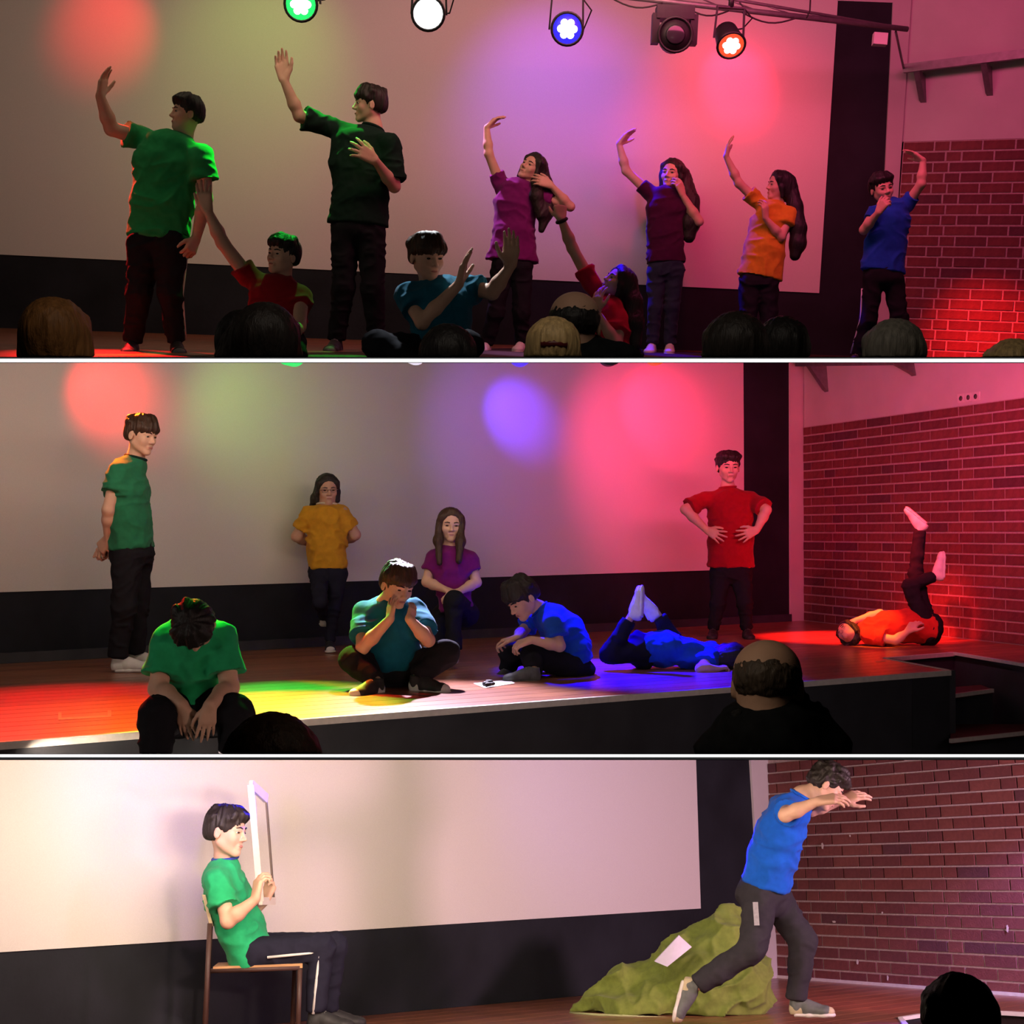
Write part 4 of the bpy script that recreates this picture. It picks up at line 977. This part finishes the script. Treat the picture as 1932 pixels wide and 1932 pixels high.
g9=dict(T=[(1165,668,40),(1157,630,37),(1150,600,36),(1148,584,30)],neck=(1160,568),head=(1166,533,-68,-22,10),hd=-.02,hair=('long','dark'),
 hairx=[[(1186,530,.0,15),(1194,570,-.03,17),(1196,610,-.05,18),(1196,650,-.05,14)]],
 shR=(1118,538,.0),elR=(1080,468,-.5),wrR=(1059,414,-.2),hnR=((1057,390,.3),(0,1,0),dict(curl=1.2,spread=.0)),
 shL=(1172,606,-.06),elL=(1163,650,-.4),wrL=(1125,588,-.2),hnL=((1128,556,.1),(.6,.6,0),dict(curl=.3,spread=.15)),sleeve=.45,sler=1.1,
 hip=(1168,676),knR=(1140,700,-.9),anR=(1160,700,1),toR=(1162,702,1),knL=(1185,700,-.9),anL=(1190,700,1),toL=(1192,702,1),shirt=CRM,collar=CRM,noshoe=1)
person(T1,'long-haired girl in a crimson T-shirt kneeling, arm up with a dark band on the wrist',8.9,1.56,g9)
def band(name,g,side,t,r,m,w=.010,label=None):
    sp,el,wr=g['_j'][side]; c=el+(wr-el)*t; d=(wr-el)/np.linalg.norm(wr-el); a=np.cross(d,[.1,.9,.3]); a/=np.linalg.norm(a); b=np.cross(d,a)
    o=tube(name,[c+a*r*math.cos(x)+b*r*math.sin(x) for x in np.linspace(0,6.283,17)[:-1]],w,m,g['_root'],6,closed=True)
    if label: o['label']=label
band('wristband',g9,'R',.96,.032,mat('band_dark',(.02,.01,.012),.7,(30,.2)),.012); band('watch',g9,'L',.95,.028,mat('watch_silver',(.6,.6,.6),.3,(30,.1),metal=.8),.006)
# middle tier
CLAMP[:]=[clip_for(T2)[0]]
person(T2,'boy in a dark green T-shirt standing sideways at the left, hands behind his back',dep(T2,246,1264),1.73,dict(base=(246,1264),td=.185,
 T=[(248,1035,41),(244,980,38),(240,925,38),(238,890,31)],neck=(256,864),head=(267,820,66,8,2),hd=-.02,hair=('mop','brown'),hs=1.13,
 shR=(222,893,-.14),elR=(204,962,-.2),wrR=(204,1016,.6),hnR=((189,1036,.4),(.3,.6,0),dict(curl=.9)),
 shL=(240,892,.16),elL=(228,960,.2),wrL=(206,1020,-.6),hnL=((190,1040,-.4),(.3,.6,0),dict(curl=.9)),sleeve=.50,sler=1.15,
 hip=(249,1046),hoR=(240,1050,-.09),hoL=(258,1050,.09),knR=(234,1150,-.2),anR=(222,1244,.2),toR=(268,1264,-.1),knL=(258,1146,-.1),anL=(255,1236,.2),toL=(300,1254,-.1),bag=1.15,hipr=.14,
 shirt=cloth('bottle_green',(.02,.16,.075)),collar=BLKC,shoes=('w','w','b')))
person(T2,'boy in a bright green T-shirt sitting on the stage edge, head bowed between his shoulders',T2.depth(365,1373)-.15,1.66,dict(fat=1.15,td=.15,
 T=[(364,1316,47),(365,1280,48),(366,1235,51),(366,1200,50)],tdd=[.12,.10,.02,-.04],neck=(366,1188),nd=-.12,head=(367,1182,0,82,0),hd=-.22,hair=('short','black'),hs=1.06,vol=1.04,
 shR=(315,1206,-.05),elR=(298,1299,-.2),wrR=(343,1330,-.8),hnR=((353,1382,-.1),(.2,1,0),dict(curl=.15,spread=.10,size=.95)),
 shL=(420,1204,-.05),elL=(433,1297,-.2),wrL=(397,1330,-.8),hnL=((388,1382,-.1),(-.2,1,0),dict(curl=.15,spread=.10,size=.95)),sleeve=.72,sler=1.25,
 hip=(366,1340),hipd=.14,knR=(298,1352,-1),anR=(290,1470,-.1),toR=(285,1490,-1),knL=(440,1348,-1),anL=(450,1470,-.1),toL=(455,1490,-1),bag=1.3,
 shirt=GRN2,collar=GRN2,noshoe=1))
person(T2,'girl in a yellow T-shirt and glasses leaning on the wall, hands behind her back',dep(T2,622,1226)-.12,1.42,dict(base=(622,1226),td=.13,fat=1.15,
 T=[(618,1072,36),(616,1023,37),(616,985,34),(615,968,30)],neck=(617,952),neckr=1.6,head=(618,923,16,6,-2),hair=('back','dark'),hs=1.18,glasses=True,skin=1,
 hairx=[[(602,922,.03,7),(596,940,.03,9),(588,955,.05,5)],[(630,925,.03,5),(633,944,.02,4)]],
 shR=(584,968,0),elR=(560,1012,.3),wrR=(586,1026,1),hnR=((604,1030,.6),(0,1,0),dict(curl=.4)),
 shL=(646,968,0),elL=(670,1009,.3),wrL=(648,1022,1),hnL=((630,1028,.6),(0,1,0),dict(curl=.4)),sleeve=.68,sler=1.05,arm=1.15,
 hip=(619,1082),knR=(604,1135,-1),anR=(612,1165,1),toR=(612,1190,.3),knL=(630,1148,-.1),anL=(622,1212,.2),toL=(624,1226,-1),bag=.9,
 shirt=YEL,collar=mat('collar_cream',(.6,.55,.42),.9,(30,.05)),pants=NAVY,shoes=('b','w','b'),wrinkle=1.6))
person(T2,'girl in a purple T-shirt on one knee, hands stacked on the other knee',dep(T2,855,1252),1.52,dict(base=(855,1252),
 T=[(862,1150,32),(853,1105,31),(851,1072,36),(850,1052,35)],neck=(849,1032),neckr=1.5,head=(850,990,9,2,2),hair=('long','brown'),hs=1.1,
 hairx=[[(829,985,-.03,6),(827,1020,-.08,8),(829,1062,-.13,5)],[(870,988,-.03,6),(869,1022,-.08,8),(866,1058,-.13,6)]],
 shR=(817,1054,0),elR=(805,1098,-.1),wrR=(839,1112,-.7),hnR=((862,1120,-.3),(0,.1,-1),dict(curl=.5,spread=.1)),
 shL=(886,1054,0),elL=(899,1099,-.1),wrL=(866,1116,-.7),hnL=((846,1124,-.5),(0,.1,-1),dict(curl=.6,spread=.2)),sleeve=.52,
 hip=(860,1158),hipd=.12,knL=(856,1133,-1),anL=(856,1228,.1),toL=(850,1252,-1),knR=(822,1222,-.3),anR=(845,1232,1),toR=(850,1240,1),bag=1.1,
 shirt=PUR,shoes=('w','w','l')))
gv=dict(base=(735,1296),td=.15,T=[(742,1262,48),(740,1225,50),(736,1185,54),(732,1158,48)],neck=(728,1140),nd=-.04,head=(750,1104,38,14,6),hd=-.07,hair=('mop','brown'),hs=1.12,
 shR=(684,1155,.02),elR=(684,1222,-1),wrR=(736,1168,-.6),hnR=((741,1120,.5),(.7,.7,0),dict(curl=.15,spread=.12,size=.88)),
 shL=(784,1150,.02),elL=(808,1208,-1),wrL=(772,1168,-.5),hnL=((785,1130,.5),(-.7,.7,0),dict(curl=.3,spread=.1,size=.75)),sleeve=.70,sler=1.2,
 hip=(745,1268),knR=(664,1245,-.5),anR=(712,1286,-.6),toR=(690,1290,-.3),knL=(842,1232,-.5),anL=(785,1280,-.3),toL=(833,1286,-.4),th=.95,shk=.8,bag=1.15,flatfoot=True,
 shirt=TEAL,collar=TEAL,shoes=('b','w','l'))
person(T2,'boy in a teal T-shirt sitting cross-legged with his face in his hands',8.3,1.72,gv)
person(T2,'boy in a blue T-shirt hunched over his knees on the floor, in profile',8.95,1.58,dict(base=(1045,1276),td=.17,
 T=[(1090,1252,30),(1077,1222,37),(1060,1192,40),(1043,1170,31)],neck=(1018,1150),head=(984,1128,-58,30,-6),hd=-.05,hair=('mop','dark'),hs=1.22,
 shL=(1043,1176,-.15),elL=(1056,1219,-.2),wrL=(1003,1207,-.3),hnL=((966,1220,.2),(0,.4,-1),dict(curl=.6,spread=.1)),
 shR=(1005,1170,.15),elR=(985,1192,-.2),wrR=(975,1203,-.8),hnR=((962,1206,.1),(0,0,-1),dict(curl=.6)),sleeve=.62,sler=1.15,
 hip=(1083,1256),hoL=(1080,1256,-.10),hoR=(1078,1252,.12),knL=(1003,1236,-.4),anL=(1008,1264,-.6),toL=(958,1270,-.3),knR=(962,1230,-.1),anR=(958,1266,.0),toR=(940,1272,-.5),th=.9,shk=.75,bag=1.1,
 shirt=BLUC,collar=BLUC,shoes=('g','g','l'),stripe=[('R',(-.04,-.05,0))]))
person(T2,'player in blue lying face down on the blue lit floor, shoes in the air',9.35,1.55,dict(base=(1270,1262),td=.15,
 T=[(1215,1224,28),(1255,1224,31),(1300,1234,25),(1335,1240,20)],neck=(1358,1240),head=(1377,1238,180,0,78),hd=-.02,hair=('long','black'),closed=True,
 hairx=[[(1396,1240,-.02,14),(1376,1250,-.06,12),(1350,1250,-.1,8)]],
 shR=(1338,1244,-.10),elR=(1322,1262,-.6),wrR=(1352,1262,.2),hnR=((1370,1258,.3),(0,0,-1),dict(curl=.9,size=.9)),
 shL=(1340,1228,.12),elL=(1320,1226,.6),wrL=(1350,1228,.2),hnL=((1370,1232,.3),(0,0,-1),dict(curl=.4)),sleeve=.45,
 hip=(1212,1228),hoR=(1208,1230,-.07),hoL=(1216,1222,.10),knR=(1150,1234,-.3),anR=(1192,1160,.1),toR=(1194,1112,.2),knL=(1268,1206,.3),anL=(1240,1158,-.1),toL=(1216,1112,-.2),th=.9,bag=1.0,hem=.86,
 upshoe='RL',flatfoot=False,shirt=BLUC,shoes=('w','w','l'),wrinkle=1.8))
person(T2,'stocky boy in a red T-shirt standing with hands on his hips',dep(T2,1376,1202),1.66,dict(base=(1376,1202),fat=1.15,td=.15,
 T=[(1379,1070,45),(1379,1020,42),(1378,975,41),(1375,945,40)],neck=(1373,920),head=(1374,881,6,2,0),hair=('short','dark'),hs=1.24,
 shR=(1333,942,0),elR=(1293,961,-.6),wrR=(1333,1000,-.6),hnR=((1357,1012,-.35),(.2,.8,0),dict(curl=.15,spread=.3)),
 shL=(1417,942,0),elL=(1446,962,-.6),wrL=(1428,1000,-.4),hnL=((1405,1010,-.25),(-.2,.8,0),dict(curl=.15,spread=.3)),sleeve=.82,sler=1.25,
 hip=(1379,1080),knR=(1354,1138,-.2),anR=(1346,1190,.1),toR=(1342,1204,-1),knL=(1405,1138,-.2),anL=(1409,1190,.1),toL=(1417,1206,-1),bag=1.0,
 shirt=REDC,collar=REDC,shoes=('b','b','l')))
person(T2,'player in red lying on the back with both legs up against the brick wall',11.3,1.58,dict(base=(1680,1215),td=.16,
 T=[(1760,1188,28),(1712,1180,31),(1670,1184,29),(1640,1190,22)],neck=(1622,1194),head=(1600,1194,-20,-75,-60),hd=-.02,hair=('back','dark'),closed=True,
 shL=(1638,1200,-.12),elL=(1690,1208,-.3),wrL=(1712,1192,.2),hnL=((1722,1180,.2),(0,.3,-1),dict(curl=.5)),
 shR=(1636,1180,.12),elR=(1660,1158,-.3),wrR=(1612,1172,-.3),hnR=((1592,1182,0),(0,.4,-1),dict(curl=.3)),sleeve=.6,sler=1.2,
 hip=(1752,1188),hoR=(1752,1188,.06),hoL=(1750,1190,-.06),knR=(1727,1085,.1),anR=(1736,998,.1),toR=(1700,968,.1),knL=(1716,1105,-.1),anL=(1764,1087,.2),toL=(1765,1040,.1),bag=.92,
 upshoe='RL',flatfoot=False,shirt=ORG,shoes=('w','w','l')))
# lower tier
CLAMP[:]=[-clip_for(T3,1434.0)[0]]
gk=dict(base=(600,1945),td=.185,T=[(478,1808,43),(453,1750,40),(430,1690,41),(418,1652,32)],neck=(425,1620),head=(428,1568,76,2,2),hair=('short','dark'),hs=1.16,
 shR=(412,1662,-.14),elR=(430,1738,-.3),wrR=(482,1697,-.3),hnR=((489,1655,.1),(.7,.5,0),dict(curl=.7,spread=.14)),
 shL=(432,1660,.14),elL=(462,1728,.1),wrL=(498,1702,-.2),hnL=((512,1668,.1),(-.5,-.6,0),dict(curl=.8)),sleeve=.62,sler=1.2,
 hip=(486,1796),hoR=(480,1798,-.09),hoL=(480,1794,.11),knR=(607,1789,-.1),anR=(594,1915,.1),toR=(640,1937,-.1),knL=(630,1784,.2),anL=(618,1912,.2),toL=(662,1932,.1),th=.97,bag=1.05,hipr=.085,
 shirt=GRN2,collar=cloth('collar_blue',(.03,.05,.30)),pants=NAVY,shoes=('b','b','l'),stripe=[('R',(-.005,-.085,.0))])
person(T3,'boy in a green T-shirt sitting on a chair, holding an empty frame before his face',7.35,1.62,gk)
gr=dict(base=(1510,1922),td=.16,T=[(1444,1668,47),(1456,1620,44),(1472,1572,42),(1488,1532,38)],neck=(1512,1502),head=(1560,1482,84,34,6),hd=.0,hair=('curly','dark'),hs=1.12,
 shR=(1486,1530,-.14),elR=(1482,1538,-1),wrR=(1542,1512,-.25),hnR=((1596,1503,.1),(.1,.3,-1),dict(curl=.35,spread=.1)),
 shL=(1508,1524,.12),elL=(1530,1528,-.2),wrL=(1585,1512,-.1),hnL=((1616,1500,.1),(.1,.5,-1),dict(curl=.3,spread=.1)),sleeve=.35,sler=1.2,
 hip=(1438,1692),hoR=(1434,1698,-.08),hoL=(1462,1696,.09),knR=(1420,1790,-.4),anR=(1312,1862,.3),toR=(1296,1925,.0),knL=(1515,1775,-.2),anL=(1502,1890,.2),toL=(1568,1920,-.1),bag=1.15,
 upshoe='R',shirt=BLU3,collar=BLU3,pants=CHAR,shoes=('g','w','b','t'),wrinkle=1.5)
person(T3,'boy in a blue T-shirt striding in front of the green sack, arms stretched forward',7.75,1.60,gr)
# logo strip on his thigh
hp,kn,an,toe=gr['_l']['R']; 
beam('logo_strip',T3.P(1425,1702,7.48),T3.P(1428,1746,7.44),.028,.006,mat('logo_grey',(.30,.30,.32),.7,(60,.2)),gr['_root'],np.array([0,1.0,0]))

# ------------------------------------------------------------------ props of the lower tier
WOOD=mat('plywood',(.45,.25,.12),.5,(7,.2),(40,.05),stretch=(1,6,6)); BRN=mat('chair_metal',(.06,.03,.025),.5,(20,.1))
ch=empty('chair',W(T3.floor(480,1950)),'wooden seated school chair with a brown metal frame under the boy in green','chair')
Dn,Df=7.18,7.58
sr=[T3.P(402,1824,Dn),T3.P(571,1818,Dn),T3.P(560,1812,Df),T3.P(412,1816,Df)]
slabd('seat',sr,-T3.U*.022,WOOD,ch)
bk=[T3.P(381,1688,Dn+.02),T3.P(384,1688,Df),T3.P(398,1745,Df),T3.P(396,1748,Dn+.02)]
slabd('backrest',bk,[.018,0,0],mat('plywood_pale',(.60,.48,.30),.5,(7,.1),stretch=(1,6,6)),ch)
UU=T3.U
for (x,y,D) in ((396,1742,Dn),(398,1738,Df)):
    p=T3.P(x,y,D); L=(p-0).dot(UU)+T3.h; tube('leg',[p,p-UU*L],.013,BRN,ch,10)
for (x,y,D) in ((566,1828,Dn),(556,1820,Df)):
    p=T3.P(x,y,D); L=p.dot(UU)+T3.h; tube('leg',[p,p-UU*L+np.array([.0,0,0])],.013,BRN,ch,10)
tube('frame_rail',[T3.P(398,1832,Dn),T3.P(566,1826,Dn)],.012,BRN,ch,8); tube('frame_rail',[T3.P(410,1822,Df),T3.P(556,1818,Df)],.012,BRN,ch,8)
fr=empty('picture_frame',W(T3.P(500,1600,7.3)),'thin white empty picture frame held upright by the boy on the chair','frame')
FW=mat('frame_white',(.66,.60,.56),.5,(30,.05))
tl,trr,br,bl=T3.P(473,1480,7.36),T3.P(502,1507,7.56),T3.P(517,1700,7.54),T3.P(492,1700,7.36)
beam('frame_bar',tl,bl,.034,.012,FW,fr,np.array([0,1.0,0])); beam('frame_bar',tl,trr,.02,.045,FW,fr,T3.U); beam('frame_bar',trr,br,.010,.02,mat('frame_edge',(.14,.11,.09),.6,(30,.1)),fr,np.array([0,1.0,0])); beam('frame_bar',bl,br,.02,.04,FW,fr,T3.U)
# sack
SACK=cloth('sack_green',(.17,.22,.045),.15); S=Sdf(); Ds=8.6
q=lambda x,y,d=0: T3.P(x,y,Ds+d); I3=np.eye(3)
def el(x,y,d,rx,ry,rz,rot=0,k=.10):
    c_,s_=math.cos(math.radians(rot)),math.sin(math.radians(rot)); R=np.array([[c_,0,s_],[0,1,0],[-s_,0,c_]]); s=Ds/F
    S.ell(q(x,y,d),R,np.array([rx*s,ry,rz*s]),k=k)
el(1210,1884,0,92,.30,34,6); el(1330,1872,0,105,.33,52,0); el(1355,1790,.02,72,.26,58,38); el(1300,1812,0,60,.25,42,20); el(1388,1756,.05,30,.18,34,20); el(1400,1850,.02,52,.28,60,-8)
S.cap(q(1150,1890),q(1078,1910),.09,.010,k=.10); S.cap(q(1390,1900),q(1424,1928),.10,.012,k=.10); S.cap(q(1395,1750),q(1372,1727),.08,.02,k=.06); S.cap(q(1225,1850),q(1172,1848),.09,.06,k=.10)
def sd(v):
    a=v[:,0]+.6*v[:,2]; b=v[:,2]-.6*v[:,0]; w=1.5*vnoise(v*2.6,4)+.7*vnoise(v*6,5)
    n=1-np.abs(2*vnoise(np.stack([a*2.0,v[:,1]*4,b*7.5+w],1),21)-1)
    n2=1-np.abs(2*vnoise(np.stack([a*7+w,v[:,1]*7,b*10],1),33)-1)
    n3=1-np.abs(2*vnoise(np.stack([a*10,v[:,1]*9,b*22+w],1),55)-1)
    return n**4*.050+n2**3*.020+n3**3*.007-.025
sk_=empty('fabric_sack',W(T3.floor(1260,1925)),'large crumpled green fabric sack lying behind the striding boy','sack')
cl3=[(T3.U,-T3.h)]
sculpt('bag',S,.010,SACK,sk_,cl3,sd)
tube('seam',[q(1076,1911,-.1),q(1120,1914,-.25),q(1200,1918,-.32),q(1290,1922,-.35),q(1380,1927,-.30),q(1424,1930,-.1)],.008,mat('sack_seam',(.40,.44,.22),.9,(30,.1)),sk_,6)
cd=slabd('card',[T3.P(1281,1765,8.22),T3.P(1305,1787,8.20),T3.P(1259,1824,8.12),T3.P(1235,1814,8.14)],[0,.012,0],mat('card_lilac',(.60,.56,.70),.8,(30,.04)))
tag(cd,'pale lilac card lying on the slope of the green sack','card')

# ------------------------------------------------------------------ audience
CLAMP[:]=[]
COAT=cloth('coat_black',(.010,.011,.013),.3)
CLAMP[:]=[clip_for(T1)[0]]
bust(T1,'spectator with shoulder-length ginger hair at the bottom left of the topmost picture',4.1,(106,640,170,0,0),'ginger','long',.215,vol=1.06,extra=[[(70,640,.0,30),(66,690,0,34)],[(145,640,0,28),(148,690,0,30)]])
bust(T1,'dark-haired spectator in front of the kneeling boy in red, larger of two dark heads',3.9,(502,655,180,0,0),'dark','long',.22,vol=1.05,extra=[[(450,650,0,34),(440,690,0,40)],[(530,650,0,28),(530,690,0,30)]])
bust(T1,'dark-haired spectator just left of the larger dark head by the kneeling boy',4.2,(462,650,170,0,0),'black','back',.19)
bust(T1,'small dark head of a spectator below the cross-legged boy in teal',4.2,(845,682,180,0,0),'black','back',.20,vol=1.05)
o,HB=bust(T1,'blonde spectator with a dark red hair clip, seen from behind',3.9,(1043,662,180,4,0),'blond','back',.16,vol=1.12,extra=[[(1022,640,-.02,18),(1016,690,0,20)],[(1064,640,-.02,18),(1072,690,0,22)]])
tube('hair_clip',[HB.L(-.20,-.50,.60),HB.L(0,-.545,.63),HB.L(.20,-.50,.60)],.011,mat('clip_red',(.10,.01,.012),.4,(30,.1)),o,8)
bust(T1,'dark-haired spectator in a black coat behind the blonde one',4.5,(1084,612,175,0,0),'black','balding',.22,COAT,((1040,690,34),(1090,672,34),(1168,690,32)),vol=1.0)
bust(T1,'dark round head of a spectator below the girl in yellow',4.1,(1385,668,180,0,0),'dark','back',.215,vol=1.08)
bust(T1,'dark long-haired head of a spectator, right neighbour of the round dark one',4.4,(1474,662,180,0,0),'black','long',.20,vol=1.0)
bust(T1,'grey-haired spectator in front of the boy in blue',4.1,(1684,674,180,0,0),'grey','back',.20,vol=1.05)
bust(T1,'pale-haired head at the bottom right corner of the topmost picture',4.1,(1908,706,180,0,0),'blond','back',.19)
CLAMP[:]=[clip_for(T2)[0]]
bust(T2,'balding spectator in a black coat at the bottom right of the middle picture',3.1,(1448,1290,168,4,0),'cropped','balding',.205,COAT,((1375,1425,44),(1450,1385,50),(1540,1420,46)),sk=0,
 hoodie=((1392,1352,-.05,14),(1440,1332,.10,15),(1500,1318,.12,15),(1545,1350,.05,15),(1572,1400,-.02,16)))
bust(T2,'spectator with brown hair at the bottom of the middle picture, below the stage edge',2.95,(515,1462,180,0,0),'brown','long',.225,vol=1.12,extra=[[(452,1440,0,28),(440,1480,0,40)],[(575,1440,0,28),(585,1480,0,40)]])
CLAMP[:]=[]
o,HB=bust(T3,'spectator with black hair and a low bun at the bottom right of the lowest picture',2.9,(1812,1922,180,0,0),'black','back',.165,vol=1.0)
S=Sdf(); S.ell(T3.P(1768,1910,2.88),I3,(.035,.04,.045)); sculpt('hair_bun',S,.004,hairm('black'),o,(),lambda v:(vnoise(v*60,3)-.5)*.008)
print('TRIS approx',NTRI[0])
